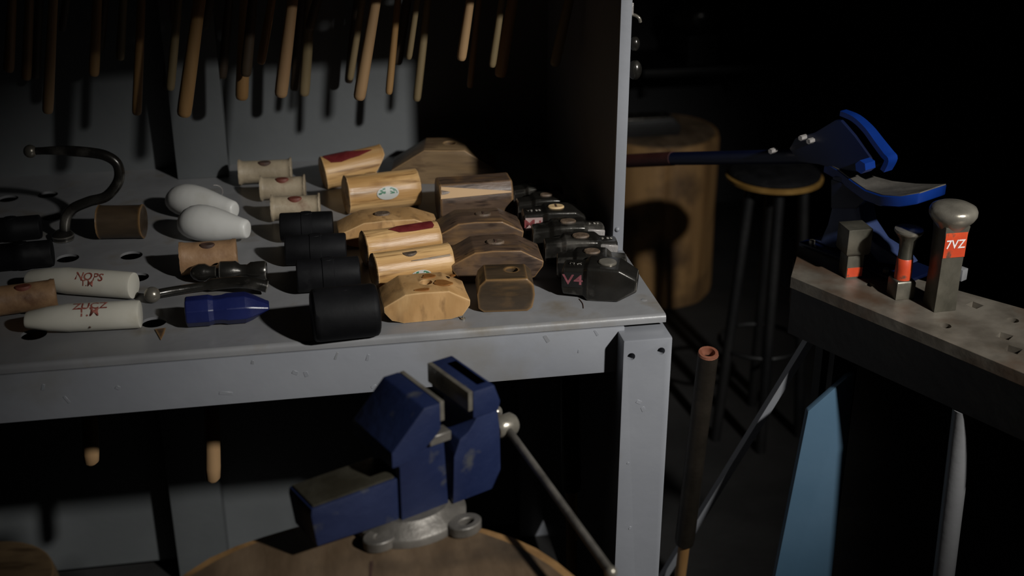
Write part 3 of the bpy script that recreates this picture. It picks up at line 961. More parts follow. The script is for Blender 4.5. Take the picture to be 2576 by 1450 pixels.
p = [onz(x, y, S + .0008) for x, y in ((1457, 752), (1466, 764), (1468, 776))]
tag(link('fibre', tube([q - p[0] for q in spline(p, 3)], .0005, 6), EYED, None, p[0]), 'short dark hair-like fibre on the shelf in front of the steel heads', 'fibre')
p = onz(1165, 804, S)
tag(link('nail_stub', lathe_z([(.0035, -.001), (.0035, .001), (.0012, .0016), (.001, .005)], 10), WORN, None, (p.x, p.y, S + .001)), 'tiny bright nail stub on the shelf edge before the pale block mallet', 'nail')
p = onz(540, 512, S)
tag(link('wire_loop', tube([(.014 * math.cos(t), .004 * math.cos(t), .0135 + .013 * math.sin(t)) for t in [-1.5 + 3.1 * i / 14 for i in range(15)]], .0009, 8), BRIGHT, None, (p.x, p.y + .02, S)), 'thin bright bent wire standing behind the white teardrop heads', 'wire')

# shelf sheet with its holes
open_px = [(330, 643), (345, 698), (387, 811), (170, 650), (120, 490), (132, 546), (85, 842), (20, 500), (-60, 600)]
hl_all = [(p, .0165) for p in HOLES]
for q in open_px:
    P = onz(q[0], q[1], S)
    if all((P.x - h[0][0]) ** 2 + (P.y - h[0][1]) ** 2 > .036 ** 2 for h in hl_all):
        hl_all.append(((P.x, P.y), .0175))
# neighbouring holes that would touch shrink so that the sheet stays whole
loops = []
for i, (c, r) in enumerate(hl_all):
    dmin = min([math.hypot(c[0] - d[0], c[1] - d[1]) for j, (d, _) in enumerate(hl_all) if j != i])
    loops.append(circ(c, min(r, dmin / 2 - .001), 20))
sh = plate([(-1.1, YF + .006), (XR, YF + .006), (XR, YB), (-1.1, YB)], loops, S - .004, S)
rpart('shelf_top', sh, GREYTOP, smooth=30)
lip = [(YF + .006, S), (YF + .003, S - .0006), (YF + .0008, S - .0028), (YF, S - .006), (YF, S - .0115), (YF + .002, S - .0115), (YF + .006, S - .004)]
lv = [(x, y, z) for x in (-1.1, XR) for y, z in lip]
n_ = len(lip)
rpart('shelf_lip', mesh(lv, [tuple(range(n_)), tuple(range(n_, 2 * n_))] + [(i, (i + 1) % n_, n_ + (i + 1) % n_, n_ + i) for i in range(n_)]), GREYTOP)
rpart('shelf_frame', box(-1.04, LX0, 1.571, 1.60, S - .034, S - .005), GREY)

# ------------------------------------------------------------------ hammers hanging through the upper shelf
UPH = []
UTOP = []
ULIST = [  # x at frame top, x at end, y of end, width px, depth Y, material, lit label or None
    (134, 120, 284, 27, 1.93, HANDLE2, 'leftmost lit handle'),
    (356, 344, 288, 24, 2.08, HANDLE, None),
    (449, 428, 226, 22, 2.06, HANDLE3, 'pale greenish handle left of the thick one'),
    (502, 462, 292, 36, 1.96, HANDLE, 'thick amber handle in front of the rear board'),
    (684, 656, 160, 22, 1.98, HANDLE, 'short mottled amber handle'),
    (736, 706, 243, 32, 1.92, HANDLE2, 'long pale handle near the middle'),
    (912, 880, 200, 18, 2.10, HANDLE3, None),
    (946, 903, 250, 30, 1.92, HANDLE2, 'long bright handle that slants most'),
    (1001, 978, 236, 18, 2.05, HANDLE, 'thin orange handle right of the long bright one'),
    (1050, 1028, 148, 16, 1.98, HANDLE3, 'thin short handle with a lit tip'),
    (1077, 1048, 253, 20, 2.14, HANDLE3, None),
    (1183, 1160, 151, 24, 1.94, HANDLE2, 'bright short handle, rightmost of the well-lit ones'),
    (1263, 1238, 168, 18, 2.02, HANDLE3, 'dim thin handle right of the bright short one'),
    (1290, 1258, 192, 30, 2.12, HANDLE, None),
    (1205, 1182, 220, 16, 2.16, HANDLE, None),
    (618, 608, 250, 32, 2.12, HANDLE, None),
    (782, 765, 240, 26, 2.17, HANDLE3, None),
    (812, 800, 262, 30, 2.20, HANDLE, None),
    (1345, 1310, 178, 22, 2.10, HANDLE3, None),
    (1432, 1395, 165, 26, 2.04, HANDLE3, None),
    (30, 22, 180, 26, 2.10, HANDLE, None),
    (74, 66, 200, 24, 2.18, HANDLE, None),
    (245, 236, 190, 26, 2.14, HANDLE, None),
    (310, 302, 150, 22, 2.18, HANDLE3, None),
    (1130, 1110, 140, 18, 2.12, HANDLE, None),
]
_rng = random.Random(3)
for i in range(34):      # the crowded rear rows, their wood darkened to look unlit
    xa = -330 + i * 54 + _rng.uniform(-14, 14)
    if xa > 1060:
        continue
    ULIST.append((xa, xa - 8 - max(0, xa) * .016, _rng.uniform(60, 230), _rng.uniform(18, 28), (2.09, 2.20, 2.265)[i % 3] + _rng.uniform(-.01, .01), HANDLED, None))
for (xa, xb, yb, wpx, Y, m, lab) in ULIST:
    T = ony(xa, 0, Y)
    B = ony(xb, yb, Y + .01)
    d = (T - B).normalized()
    top = T + d * ((UZ + .02 - T.z) / d.z)
    r = wpx * depth(B) / F / 2
    if not lab and any(math.hypot(top.x - e[0], top.y - e[1]) < .062 and (abs(top.y - e[1]) < .034) for e in UTOP):
        continue
    UTOP.append((top.x, top.y))
    label = ('wooden hammer under the upper shelf, ' + lab) if lab else 'dim wooden hammer handle hanging in shadow under the upper shelf'
    t = thing('hanging_hammer', label, 'hammer', (top.x, top.y, UZ), (0, 0, 0), 'hammers hanging through the upper shelf')
    b0_ = Vector((top.x, top.y, UZ))
    Lh = (top - B).length
    pts = [B + d * s for s in (0, .002, .006, .02, Lh * .3, Lh * .6, Lh)]
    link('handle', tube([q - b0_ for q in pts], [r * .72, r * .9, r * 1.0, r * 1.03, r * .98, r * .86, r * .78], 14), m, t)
    hd = loft([ringx(x * .05, .014 * q, .014 * q, 12, .017) for x, q in ((-.5, .8), (-.48, 1), (-.2, .8), (0, 1.1), (.2, .8), (.48, 1), (.5, .8))])
    link('head', hd, STEEL, t)
    q_ = T + d * ((UZ - .005 - T.z) / d.z)
    UPH.append((q_.x, q_.y))
lp = []
for i, c in enumerate(UPH):
    dmin = min(math.hypot(c[0] - e[0], c[1] - e[1]) for j, e in enumerate(UPH) if j != i)
    lp.append(circ(c, min(.019, dmin / 2 - .001), 14))
rpart('upper_shelf', plate([(-1.1, 1.80), (PX1, 1.80), (PX1, YB), (-1.1, YB)], lp, UZ - .008, UZ), GREYTOP, smooth=30)

# hook hardware on the outside of the side panel
hk = thing('wall_hook', 'small bright steel hook hanging on the right edge of the grey upright', 'hook', (PX1, 1.80, ony(1598, 30, 1.80).z))
zt = hk.location.z
def hkp(x, y): return ony(x, y, 1.80) - Vector((PX1, 1.80, zt))
link('tab', box(-.001, .0045, -.004, .012, hkp(1596, 36).z, hkp(1596, 6).z, .001), BRIGHT, hk)
link('hook_bar', tube(spline([hkp(1592, 38) + Vector((0, .004, 0)), hkp(1600, 40) + Vector((0, .002, 0)), hkp(1608, 46), hkp(1611, 56)]), .0026, 10), WORN, hk)
for (yy, rr_, lb) in ((176, .011, 'small round dark steel weight on the outside of the grey upright'), (110, .008, 'tiny dark round knob above the weight on the upright')):
    p = ony(1597, yy, 1.83)
    o = link('round_weight', ball((0, 0, 0), rr_, 16, 1.4), STEEL, None, (max(p.x, PX1 + rr_), 1.83, p.z))
    tag(o, lb, 'weight')

# ------------------------------------------------------------------ vise on its stump
VZ = 0.805
vc = onz(1068, 1346, VZ)
su = onz(905, 1292, VZ)
SR = .27
stump_c = Vector((vc.x - .085, su.y - SR + .005, 0))
rings = []
for z, q in ((0, 1.02), (.1, 1.0), (.4, .99), (VZ - .03, .985), (VZ - .012, .98), (VZ, .955)):
    rings.append([(SR * q * (1 + .025 * noise.noise(Vector((math.cos(a) * 2.2, math.sin(a) * 2.2, z)))) * math.cos(a),
                   SR * q * (1 + .025 * noise.noise(Vector((math.cos(a) * 2.2, math.sin(a) * 2.2, z)))) * math.sin(a), z) for a in [2 * PI * j / 48 for j in range(48)]])
st = thing('vise_stump', 'round wooden stump carrying the blue vise in the foreground', 'stump', stump_c)
me = loft(rings)
link('trunk', me, BARK, st)
link('top_face', lathe_z([(SR * .93, VZ - .004), (SR * .925, VZ + .0006)], 48), ENDG, st)
for i in range(7):
    a = i * 2.4 + .5
    q0, q1 = SR * .25, SR * (.6 + .3 * random.random())
    pts = [(q0 * math.cos(a), q0 * math.sin(a)), (q1 * math.cos(a + .02), q1 * math.sin(a + .02)), (q1 * math.cos(a + .04), q1 * math.sin(a + .04)), (q0 * math.cos(a + .03), q0 * math.sin(a + .03))]
    link('crack', plate(pts, [], VZ, VZ + .0012), EYED, st)

VA = R(25)
VS = .70
vz = thing('bench_vise', 'blue cast-iron bench vise with long handle bar standing on the stump', 'vise', (vc.x, vc.y, VZ + .001), (0, 0, VA))
vz.scale = (VS, VS, VS)
# local x = screw axis, local y = jaw width away from the camera
bs = []
for z, q in ((0, 1.0), (.012, 1.0), (.016, .97), (.024, .80), (.034, .70)):
    bs.append([(.005 + .098 * q * math.cos(a), .052 + .082 * q * math.sin(a), z) for a in [2 * PI * j / 40 for j in range(40)]])
link('base', loft(bs), CAST, vz)
for (lx, ly) in ((.060, -.030), (-.075, .015), (.03, .135)):
    lug = plate(circ((lx, ly), .030, 24, .75), [circ((lx + .002, ly - .002), .014, 14, .6)], .001, .019)
    link('bolt_lug', bevel_mesh(lug, .0015, 1, 50), CAST, vz)
body = prism([(-.035, .030), (-.035, .135), (-.055, .150), (-.055, .172), (.012, .232), (.030, .232), (.030, .178), (.050, .165), (.056, .03)], .012, .100, .003, 2)
fj = link('fixed_body', body, BLUEV, vz)
jaw = prism([(-.058, .150), (-.058, .178), (-.010, .226), (.004, .240), (.034, .240), (.034, .192), (.020, .178), (-.018, .150)], -.006, .124, .003, 2)
link('fixed_jaw', jaw, BLUEV, vz)
link('anvil', prism([(-.185, .040), (-.192, .100), (-.190, .112), (-.036, .112), (-.036, .032)], .018, .098, .003, 2), BLUEV, vz)
link('anvil_top', box(-.186, -.040, .022, .094, .111, .1155, .001), ANVT, vz)
link('jaw_plate', box(.034, .042, -.004, .122, .205, .2405, .001), WORN, vz)
mj = prism([(.062, .030), (.066, .120), (.078, .150), (.096, .160), (.110, .178), (.112, .240), (.136, .240), (.150, .205), (.158, .150), (.160, .060), (.150, .030)], .008, .106, .003, 2)
link('moving_jaw', mj, BLUEV, vz)
link('moving_jaw_top', prism([(.096, .190), (.096, .240), (.138, .240), (.150, .206), (.146, .19)], -.006, .124, .003, 2), BLUEV, vz)
link('jaw_plate', box(.088, .0965, -.004, .122, .205, .2405, .001), WORN, vz)
link('collar', prism([(.018, .158), (.018, .176), (.060, .176), (.060, .158)], .004, .030, .002, 1), CAST, vz)
link('slide_beam', box(-.10, .165, .036, .076, .050, .095, .003), CAST, vz)
link('screw', tube([(.14, .056, .112), (.190, .056, .112)], .013, 18), CAST, vz)
link('screw_head', tube([(.182, .056, .112), (.188, .056, .112), (.216, .056, .112), (.222, .056, .112)], [.016, .020, .020, .015], 20), WORN, vz)
ht0 = Matrix.Rotation(-VA, 3, 'Z') @ ((atd(1275, 1138, 1.42) - Vector(vz.location)) / VS)
ht1 = Matrix.Rotation(-VA, 3, 'Z') @ ((atd(1537, 1440, 1.30) - Vector(vz.location)) / VS)
mid = Vector((.202, .056, .112))
hdir = (ht1 - mid).normalized()
ht0 = mid - hdir * .045
hb = link('handle_bar', tube([ht0, ht1], .0068, 14), CAST, vz)
link('ball', ball(ht0, .0125, 16), WORN, hb)
link('ball', ball(ht1, .0095, 16), WORN, hb)

# corner of another log, bottom left of the picture
lgc = atd(-40, 1470, 1.35)
lg = loft([[(.075 * q * math.cos(2 * PI * j / 32), .075 * q * math.sin(2 * PI * j / 32), z) for j in range(32)] for q, z in ((1.03, 0), (1, .2), (1, lgc.z - .01), (.95, lgc.z + .004))])
tag(link('log', lg, WOODO, None, (lgc.x, lgc.y, 0)), 'blurred tan wooden log end at the bottom left corner', 'log')

# ------------------------------------------------------------------ steel-socketed poles by the rack leg
def pole(name, a, b, rp, wood_len, label, rust=True, tape=False):
    """a = socket top, b = socket lower end, then a wooden pole down to the floor"""
    d = (b - a).normalized()
    fl_ = b + d * ((.004 - b.z) / d.z)
    t = thing(name, label, 'pole', (fl_.x, fl_.y, 0))
    o_ = Vector((fl_.x, fl_.y, 0))
    n = 22
    nrm = d.orthogonal().normalized()
    bn = d.cross(nrm)

    def rg(p, r): return [p - o_ + (nrm * math.cos(2 * PI * j / n) + bn * math.sin(2 * PI * j / n)) * r for j in range(n)]
    link('socket', loft([rg(a + d * .05, rp * .62), rg(a, rp * .66), rg(a, rp * .97), rg(a + d * .004, rp), rg(a + (b - a) * .5, rp * 1.0), rg(b - d * .01, rp * 1.06), rg(b, rp * 1.0)], cap=True), PIPE, t)
    if rust:
        link('rim', loft([rg(a + d * .012, rp * .60), rg(a - d * .0012, rp * .66), rg(a - d * .0012, rp * .95), rg(a + d * .003, rp * 1.01), rg(a + d * .003, rp * .8)], cap=False), RUST, t)
    link('wooden_pole', loft([rg(b - d * .03, rp * .62), rg(b, rp * .62), rg(b + (fl_ - b) * .5, rp * .60), rg(fl_, rp * .58)]), HANDLE, t)
    if tape:
        q0, q1 = b + d * .002, b + d * .11
        side = (RT * .95 - FH * .3).normalized()
        side = (side - d * side.dot(d)).normalized()
        w = d.cross(side) * .004
        link('yellow_stripe', mesh([q0 - o_ + side * rp * .63 + w, q0 - o_ + side * rp * .63 - w, q1 - o_ + side * rp * .625 - w, q1 - o_ + side * rp * .625 + w,
                                    q0 - o_ + side * rp * .5 + w, q0 - o_ + side * rp * .5 - w, q1 - o_ + side * rp * .5 - w, q1 - o_ + side * rp * .5 + w],
                                   [(0, 1, 2, 3), (4, 5, 6, 7), (0, 1, 5, 4), (1, 2, 6, 5), (2, 3, 7, 6), (3, 0, 4, 7)]), YELLOW, t)
    return t


pole('socket_pole', ony(1782, 888, 1.70), ony(1722, 1365, 1.78), .0165, .6, 'rusty-rimmed dark steel socket on a wooden pole, right of the grey leg')
pole('socket_pole', ony(1432, 900, 1.74), ony(1436, 1228, 1.76), .0165, .6, 'dark socket on a wooden pole with yellow stripe, behind the vise handle under the shelf', False, True)

# ------------------------------------------------------------------ swage bench on the right
BZ = .88
fl2, fr2 = onz(1990, 697, BZ), onz(2700, 992, BZ)
bl2, br2 = onz(2012, 620, BZ), onz(2700, 812, BZ)
dvec = (fr2 - fl2).normalized()
bench = thing('swage_bench', 'dark steel bench with rusty holed swage plate on top, right of the rack', 'bench', (fl2.x, fl2.y, 0))
bo = Vector((fl2.x, fl2.y, 0))


def pl(x, y): return onz(x, y, BZ)


ang = math.atan2(dvec.y, dvec.x)
hs = [circ(pl(2378, 820), .0085, 14), circ(pl(2548, 806), .0085, 14), quadhole(pl(2188, 717), .008, ang), quadhole(pl(2527, 846), .013, ang + .2), quadhole(pl(2548, 880), .014, ang + .2),
      quadhole(pl(2452, 768), .013, ang), circ(pl(2640, 900), .010, 14)]
link('swage_plate', plate([(fl2.x - bo.x, fl2.y - bo.y), (fr2.x - bo.x, fr2.y - bo.y), (br2.x - bo.x, br2.y - bo.y), (bl2.x - bo.x, bl2.y - bo.y)],
                          [[(q[0] - bo.x, q[1] - bo.y) for q in h] for h in hs], BZ - .018, BZ), PLATE, bench, smooth=30)
nv = Vector((-dvec.y, dvec.x, 0))


def slab(a, b, z0, z1, t, nrm):
    v = [a, b, b + nrm * t, a + nrm * t]
    return mesh([(q.x - bo.x, q.y - bo.y, z) for z in (z0, z1) for q in v], [(0, 1, 2, 3), (4, 5, 6, 7), (0, 1, 5, 4), (1, 2, 6, 5), (2, 3, 7, 6), (3, 0, 4, 7)])


link('front_rail', slab(fl2 + dvec * .004, fr2, BZ - .095, BZ - .0185, .012, nv), DARKST, bench)
link('back_rail', slab(bl2 + dvec * .02 - nv * .012, br2 - nv * .012, BZ - .095, BZ - .0185, .010, nv), DARKST, bench)
link('end_rail', slab(fl2 + nv * .013, bl2 - nv * .013, BZ - .095, BZ - .0185, .012, dvec), DARKST, bench)
# splayed legs


def bar(a, b, w, m, name, parent, base):
    a, b = Vector(a) - base, Vector(b) - base
    link(name, tube([a, b], w, 4 if name != 'tube_leg' else 18), m, parent, smooth=40)


la = fl2 + nv * .03 + dvec * .03
lq = Vector((la.x, la.y, BZ - .096))
le = ony(1768, 1290, la.y + .13)
le = lq + (le - lq) * (lq.z / (lq.z - le.z))      # carried on down to the floor
bar(lq, le, .009, GREY, 'splayed_leg', bench, bo)
lb_ = fl2 + dvec * .12 + nv * .02
lc_ = bl2 + dvec * .1 - nv * .03
bar((lc_.x, lc_.y, BZ - .096), (lc_.x + .03, lc_.y + .05, 0), .02, DARKST, 'leg', bench, bo)
t0 = fl2 + dvec * .34 + nv * .06
tp = ony(2425, 1030, t0.y)
bar((tp.x, t0.y, BZ - .096), (tp.x + .035, t0.y, 0), .0155, LIGHTPIPE, 'tube_leg', bench, bo)
# slate-blue sheet leg of the bench, top and right cut to imitate shadow edges
pyY = onz(2080, 738, BZ).y - .016
pq = [ony(2033, 1036, pyY), ony(2133, 948, pyY), ony(2138, 1240, pyY), ony(1950, 1450, pyY)]
sl = (pq[3].x - pq[0].x) / (pq[3].z - pq[0].z)
pol = [(pq[0].x, pq[0].z), (pq[1].x, pq[1].z), (pq[1].x + .012, pq[1].z + .004), (pq[1].x + .02, .01), (pq[0].x + sl * (.01 - pq[0].z), .01)]
lpn = prism([(x - bo.x, z) for x, z in pol], pyY - bo.y, pyY - bo.y + .012, .003, 2)
link('leg_panel', lpn, TEAL, bench)
link('panel_strut', box(pq[1].x - .02 - bo.x, pq[1].x + .02 - bo.x, pyY + .012 - bo.y, pyY + .03 - bo.y, .3, BZ - .019), DARKST, bench)


# stakes
def sq_loft(sec, rot):
    rings = []
    for w, d, z in sec:
        rings.append([(q[0] * w * math.cos(rot) - q[1] * d * math.sin(rot), q[0] * w * math.sin(rot) + q[1] * d * math.cos(rot), z) for q in ((-1, -1), (1, -1), (1, 1), (-1, 1))])
    return bevel_mesh(loft(rings), .0012, 2, 30)


ROT = R(1.0)
# big mushroom stake
b3 = onz(2362, 772, BZ)
s3 = thing('mushroom_stake', 'tall mushroom stake with broad shiny head and white lettering on red paint', 'stake', (b3.x, b3.y, BZ))
hz = .148
link('shank', sq_loft([(.0175, .0175, -.0), (.0165, .0165, .06), (.0175, .0175, hz - .03), (.019, .019, hz - .015)], ROT), STAKE, s3)
link('head', lathe_z([(.016, hz - .026), (.022, hz - .018), (.0305, hz - .008), (.0335, hz - .002), (.0335, hz + .004), (.031, hz + .009), (.024, hz + .0125), (.012, hz + .0145), (.002, hz + .015)], 36), WORN, s3)
rn = Vector((math.cos(ROT), math.sin(ROT), 0))      # outward normals of the shank faces
faces = [rn, Vector((-rn.y, rn.x, 0)), -rn, Vector((rn.y, -rn.x, 0))]
best = max(faces, key=lambda v: v.dot((CAM - Vector(b3)).normalized()) * .7 + v.dot((LAMP - Vector(b3)).normalized()))
tx = Vector((-best.y, best.x, 0))
w3 = .0172
zz0, zz1 = hz - .062, hz - .022


def facequad(n, t, w, off, z0, z1, th=.0016):
    a = [n * off + t * (-w), n * off + t * w]
    b = [n * (off + th) + t * (-w), n * (off + th) + t * w]
    v = [a[0] + ZZ * z0, a[1] + ZZ * z0, a[1] + ZZ * z1, a[0] + ZZ * z1, b[0] + ZZ * z0, b[1] + ZZ * z0, b[1] + ZZ * z1, b[0] + ZZ * z1]
    return mesh(v, [(0, 1, 2, 3), (4, 5, 6, 7), (0, 1, 5, 4), (1, 2, 6, 5), (2, 3, 7, 6), (3, 0, 4, 7)])


pp3 = link('red_band', facequad(best, tx, w3 * .98, w3 * .96, zz0, zz1), ORANGE, s3)
link('lettering', text_mesh('7VZ', .0185, lambda a, b, c: best * (w3 * .96 + .0020) + tx * (a * .92) + ZZ * ((zz0 + zz1) / 2 + b)), WHITEP, pp3, smooth=0)
# small mushroom stake
b2 = onz(2264, 744, BZ)
s2 = thing('mushroom_stake', 'short mushroom stake with thin rusty cap and orange-red stripe, middle of three', 'stake', (b2.x, b2.y, BZ))
link('foot', sq_loft([(.0150, .0150, 0), (.0150, .0150, .026), (.0135, .0135, .029)], ROT), STAKE, s2)
link('shank', lathe_z([(.0120, .027), (.0115, .05), (.0105, .075), (.0125, .092), (.019, .101)], 24), STAKE, s2)
link('head', lathe_z([(.0165, .098), (.0205, .103), (.0212, .105), (.0205, .1075), (.012, .1095), (.002, .110)], 30), WORN, s2)
link('red_band', lathe_z([(.0125, .029), (.0124, .045), (.0118, .061), (.0110, .062)], 24), ORANGE, s2)
# square stake
b1_ = onz(2138, 692, BZ)
s1 = thing('block_stake', 'square block-topped stake with an orange-red paint spot near its foot', 'stake', (b1_.x, b1_.y, BZ))
link('shank', sq_loft([(.0135, .0135, 0), (.0135, .0135, .042)], ROT), STAKE, s1)
hd1 = sq_loft([(.0175, .0175, .040), (.0195, .0195, .044), (.0195, .0195, .083)], ROT)
link('head', hd1, STAKE, s1)
link('red_spot', facequad(best, tx, .0125, .0128, .003, .018), ORANGE, s1)
wb = onz(2415, 703, BZ)
tag(link('steel_block', box(-.007, .007, -.007, .007, 0, .019, .001), LIGHTPIPE, None, (wb.x, wb.y, BZ), (0, 0, ang)), 'small pale square block on the bench behind the tall stake', 'block')

# ------------------------------------------------------------------ blue throatless shear
SD = 2.04
sb = onz(2165, 652, BZ)
SROT = R(-63)
shr = thing('plate_shear', 'blue throatless plate shear with long lever reaching left behind the upright', 'shear', (sb.x, sb.y, BZ), (0, 0, SROT))
inv = Matrix.Rotation(-SROT, 3, 'Z')
SN = Vector((-math.sin(SROT), math.cos(SROT), 0))


def sp3(x, y, dd=0.0):
    """point of the shear's middle plane seen at a pixel, moved back by dd metres"""
    d = ray(x, y)
    n = SN
    t = (Vector((sb.x, sb.y, 0)) - Vector((CAM.x, CAM.y, 0))).dot(n) / d.dot(n)
    P = CAM + d * t + SN * dd
    q = inv @ (P - Vector((sb.x, sb.y, BZ)))
    return q


def splate(pts, y0, y1, m, name, bev=.003, parent=None):
    q = [sp3(x, y) for x, y in pts]
    me = prism([(p.x, max(p.z, .007)) for p in q], y0, y1, bev, 2)
    return link(name, me, m, parent or shr, smooth=35)


splate([(2108, 520), (2098, 560), (2080, 600), (2050, 636), (2056, 652), (2100, 650), (2118, 620), (2140, 560), (2165, 560), (2190, 610), (2225, 655), (2290, 665), (2270, 640), (2215, 605), (2185, 560), (2175, 500), (2150, 440), (2110, 440)], -.016, .022, PALEB, 'pedestal')
fq = [sp3(2040, 652), sp3(2310, 672)]
link('foot_plate', box(fq[0].x, fq[1].x, -.035, .05, 0, .006, .001), BLUED, shr)
for (x, y) in ((2063, 640), (2255, 660)):
    p = sp3(x, y)
    link('bolt', lathe_z([(.005, .006), (.005, .012), (.003, .013)], 6, p.x, -.024), WORN, shr)
# lower jaw: a crescent table sweeping to the right
lj = [(2078, 413), (2120, 430), (2165, 452), (2200, 463), (2280, 468), (2330, 472), (2356, 480), (2356, 500), (2335, 510), (2290, 510), (2230, 500), (2180, 484), (2130, 452), (2085, 428)]
low = []
q0 = [sp3(2080, 418), sp3(2120, 436), sp3(2165, 461), sp3(2210, 480), sp3(2260, 490), sp3(2310, 492), sp3(2345, 488), sp3(2356, 484)]
hw = [.008, .013, .022, .034, .044, .046, .034, .012]
top_ = [(p.x, -w, p.z + .008) for p, w in zip(q0, hw)] + [(p.x, w, p.z + .008) for p, w in reversed(list(zip(q0, hw)))]
bot_ = [(x, y, z - .017) for x, y, z in top_]
n_ = len(top_)
me = mesh(top_ + bot_, [(i, (i + 1) % n_, n_ + (i + 1) % n_, n_ + i) for i in range(n_)] + [(i, i + 1, n_ - 2 - i, n_ - 1 - i) for i in range(n_ // 2 - 1)] + [(n_ + i, n_ + i + 1, n_ + n_ - 2 - i, n_ + n_ - 1 - i) for i in range(n_ // 2 - 1)])
ljo = link('lower_jaw', bevel_mesh(me, .0015, 1, 40), BLUES, shr, smooth=35)
t2 = [(x, y * .93, z + .0012) for x, y, z in top_]
me = mesh(t2 + [(x, y, z - .002) for x, y, z in t2], [(i, (i + 1) % n_, n_ + (i + 1) % n_, n_ + i) for i in range(n_)] + [(i, i + 1, n_ - 2 - i, n_ - 1 - i) for i in range(n_ // 2 - 1)])
link('worn_table', me, CAST, ljo, smooth=35)
link('neck', prism([(sp3(2108, 445).x, sp3(2108, 445).z), (sp3(2180, 470).x, sp3(2180, 470).z), (sp3(2200, 492).x, sp3(2200, 492).z), (sp3(2172, 520).x, sp3(2172, 520).z), (sp3(2108, 520).x, sp3(2108, 520).z)], -.018, .02, .003, 2), BLUED, shr)
# upper jaw body and its curved guard band
splate([(1995, 372), (2010, 345), (2060, 330), (2110, 300), (2125, 300), (2160, 340), (2200, 395), (2205, 415), (2180, 432), (2120, 425), (2070, 412), (2020, 405)], -.010, .022, BLUED, 'upper_jaw')
bp_ = [sp3(2118, 284), sp3(2150, 298), sp3(2180, 325), sp3(2205, 358), sp3(2228, 388), sp3(2238, 402), sp3(2226, 428)]
bw = [.003, .006, .009, .012, .014, .013, .010]
bsm = spline(bp_, 4)
vv, ff = [], []
for i, p in enumerate(bsm):
    t = i / (len(bsm) - 1) * (len(bw) - 1)
    a = int(min(t, len(bw) - 2))
    w = bw[a] + (bw[a + 1] - bw[a]) * (t - a)
    nx = (bsm[min(i + 1, len(bsm) - 1)] - bsm[max(i - 1, 0)]).normalized()
    up_ = Vector((-nx.z, 0, nx.x)) * .004
    for s in (up_, -up_):
        vv += [(p.x + s.x, -.004 - w * .3, p.z + s.z), (p.x + s.x, .008 + w * .5, p.z + s.z)]
for i in range(len(bsm) - 1):
    a, b = i * 4, i * 4 + 4
    ff += [(a, a + 1, b + 1, b), (a + 2, a + 3, b + 3, b + 2), (a, a + 2, b + 2, b), (a + 1, a + 3, b + 3, b + 1)]
ff += [(0, 1, 3, 2), (len(vv) - 4, len(vv) - 3, len(vv) - 1, len(vv) - 2)]
link('guard_band', mesh(vv, ff), BLUES, shr, smooth=60)
p = sp3(2200, 410)
link('pivot_bolt', tube([(p.x, -.034, p.z), (p.x, -.010, p.z)], .0105, 6), BLUES, shr, smooth=20)
for (x, y) in ((1960, 375), (2036, 342), (2056, 350)):
    p = sp3(x, y)
    link('bolt', tube([(p.x, -.022, p.z), (p.x, -.008, p.z)], .0045, 6), BRIGHT, shr, smooth=20)
hA, hB, hC = sp3(2040, 395), sp3(1664, 407), sp3(1545, 414)
link('lever', tube([(hA.x, .006, hA.z), (hB.x, .030, hB.z)], .0125, 14), BLUED, shr)
link('grip', tube([(hB.x, .030, hB.z), (hC.x, .036, hC.z)], .0135, 14), REDGRIP, shr)

# ------------------------------------------------------------------ background: log, stool, dark stakes on the wall shelf
lg2 = onz(1672, 772, 0.0)
lgp = Vector((lg2.x, lg2.y + .17, 0))
LT = ony(1690, 356, lgp.y - .12).z
lr = .19
bl_ = thing('chopping_log', 'tall split wooden log standing on the floor behind the rack', 'log', lgp)
rings = []
for z, q in ((0, 1), (.02, 1.02), (LT * .5, 1.0), (LT - .02, 1.0), (LT, .97)):
    rg = []
    for j in range(64):
        a = 2 * PI * j / 64
        k_ = 1 + .03 * noise.noise(Vector((math.cos(a) * 2.5, math.sin(a) * 2.5, z)))
        if abs(a - R(262)) < .05:
            k_ -= .07
        rg.append((lr * q * k_ * math.cos(a), lr * q * k_ * math.sin(a), z))
    rings.append(rg)
link('trunk', loft(rings), BARK, bl_, smooth=50)
link('top_face', lathe_z([(lr * .93, LT - .002), (lr * .925, LT + .001)], 40), ENDG, bl_)
tb = thing('stake_anvil', 'dark oblong iron block lying on top of the background log', 'anvil', (lgp.x - .03, lgp.y - .03, LT + .001))
link('body', prism([(-.13, 0), (-.12, .05), (.06, .055), (.085, .03), (.08, 0)], -.04, .04, .006, 2), DARKST, tb)
link('face', box(-.12, .055, -.036, .036, .051, .057, .002), STEEL, tb)

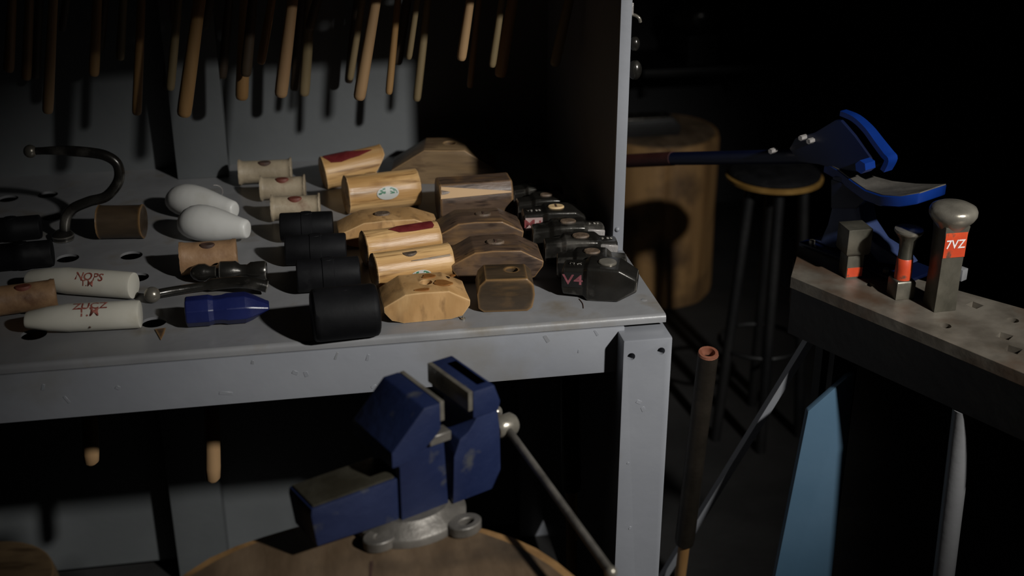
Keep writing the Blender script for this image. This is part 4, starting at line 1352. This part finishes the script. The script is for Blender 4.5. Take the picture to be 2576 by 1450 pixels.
q1 = atd(1960, 452, 2.95)
stl = thing('round_stool', 'round stool with amber wooden rim and dark legs behind the shear', 'stool', (q1.x, q1.y + .03, 0))
link('seat', lathe_z([(.105, q1.z - .012), (.113, q1.z - .008), (.114, q1.z), (.108, q1.z + .003), (.02, q1.z + .003)], 40), STOOLW, stl)
link('shade_disc', lathe_z([(.106, q1.z + .001), (.108, q1.z + .008), (.10, q1.z + .016), (.06, q1.z + .020), (.004, q1.z + .021)], 40), RUBBER, stl)  # black disc added so the seat top looks unlit
for a in (R(200), R(260), R(330), R(70)):
    link('leg', tube([(.07 * math.cos(a), .07 * math.sin(a), q1.z - .012), (.12 * math.cos(a), .12 * math.sin(a), 0)], .013, 10), DARKST, stl)
link('ring', tube([(.1 * math.cos(t), .1 * math.sin(t), .25) for t in [2 * PI * i / 24 for i in range(25)]], .006, 8), DARKST, stl)

# wall shelf with big dark stakes, out in the dark
wsY = 4.10
w0, w1 = ony(1600, 160, wsY), ony(2150, 160, wsY)
ws = thing('wall_shelf', 'dark narrow wall shelf in the unlit upper right background', 'shelf', ((w0.x + w1.x) / 2, wsY, w0.z))
hw_ = (w1.x - w0.x) / 2
link('board', box(-hw_, hw_, -.10, .195, -.025, 0, .003), DARKST, ws)
for s in (-.8, 0, .8):
    link('bracket', prism([(s * hw_ - .01, -.025), (s * hw_ + .01, -.025), (s * hw_ + .01, -.16), (s * hw_ - .01, -.16)], .15, .195, .002, 1), DARKST, ws)
dm = ony(1745, 160, wsY)
ds = thing('dome_stake', 'dark rounded dome stake with a soft glint on the wall shelf', 'stake', (dm.x, wsY, w0.z))
kk = depth(dm) / F
link('foot', sq_loft([(.055, .055, 0), (.055, .055, .10)], .2), DARKST, ds)
link('dome', lathe_z([(.04, .09), (.07, .11), (.088, .14), (.09, .165), (.082, .19), (.06, .212), (.03, .224), (.004, .227)], 36), STEEL, ds)
dm = ony(1960, 160, wsY)
d2s = thing('beak_stake', 'dark low beak stake barely visible further right on the wall shelf', 'stake', (dm.x, wsY, w0.z))
link('foot', sq_loft([(.03, .03, 0), (.025, .025, .09)], .1), DARKST, d2s)
link('beak', tube([(-.16, 0, .10), (-.05, 0, .105), (.06, 0, .105), (.15, 0, .085)], [.012, .028, .034, .012], 18), DARKST, d2s)
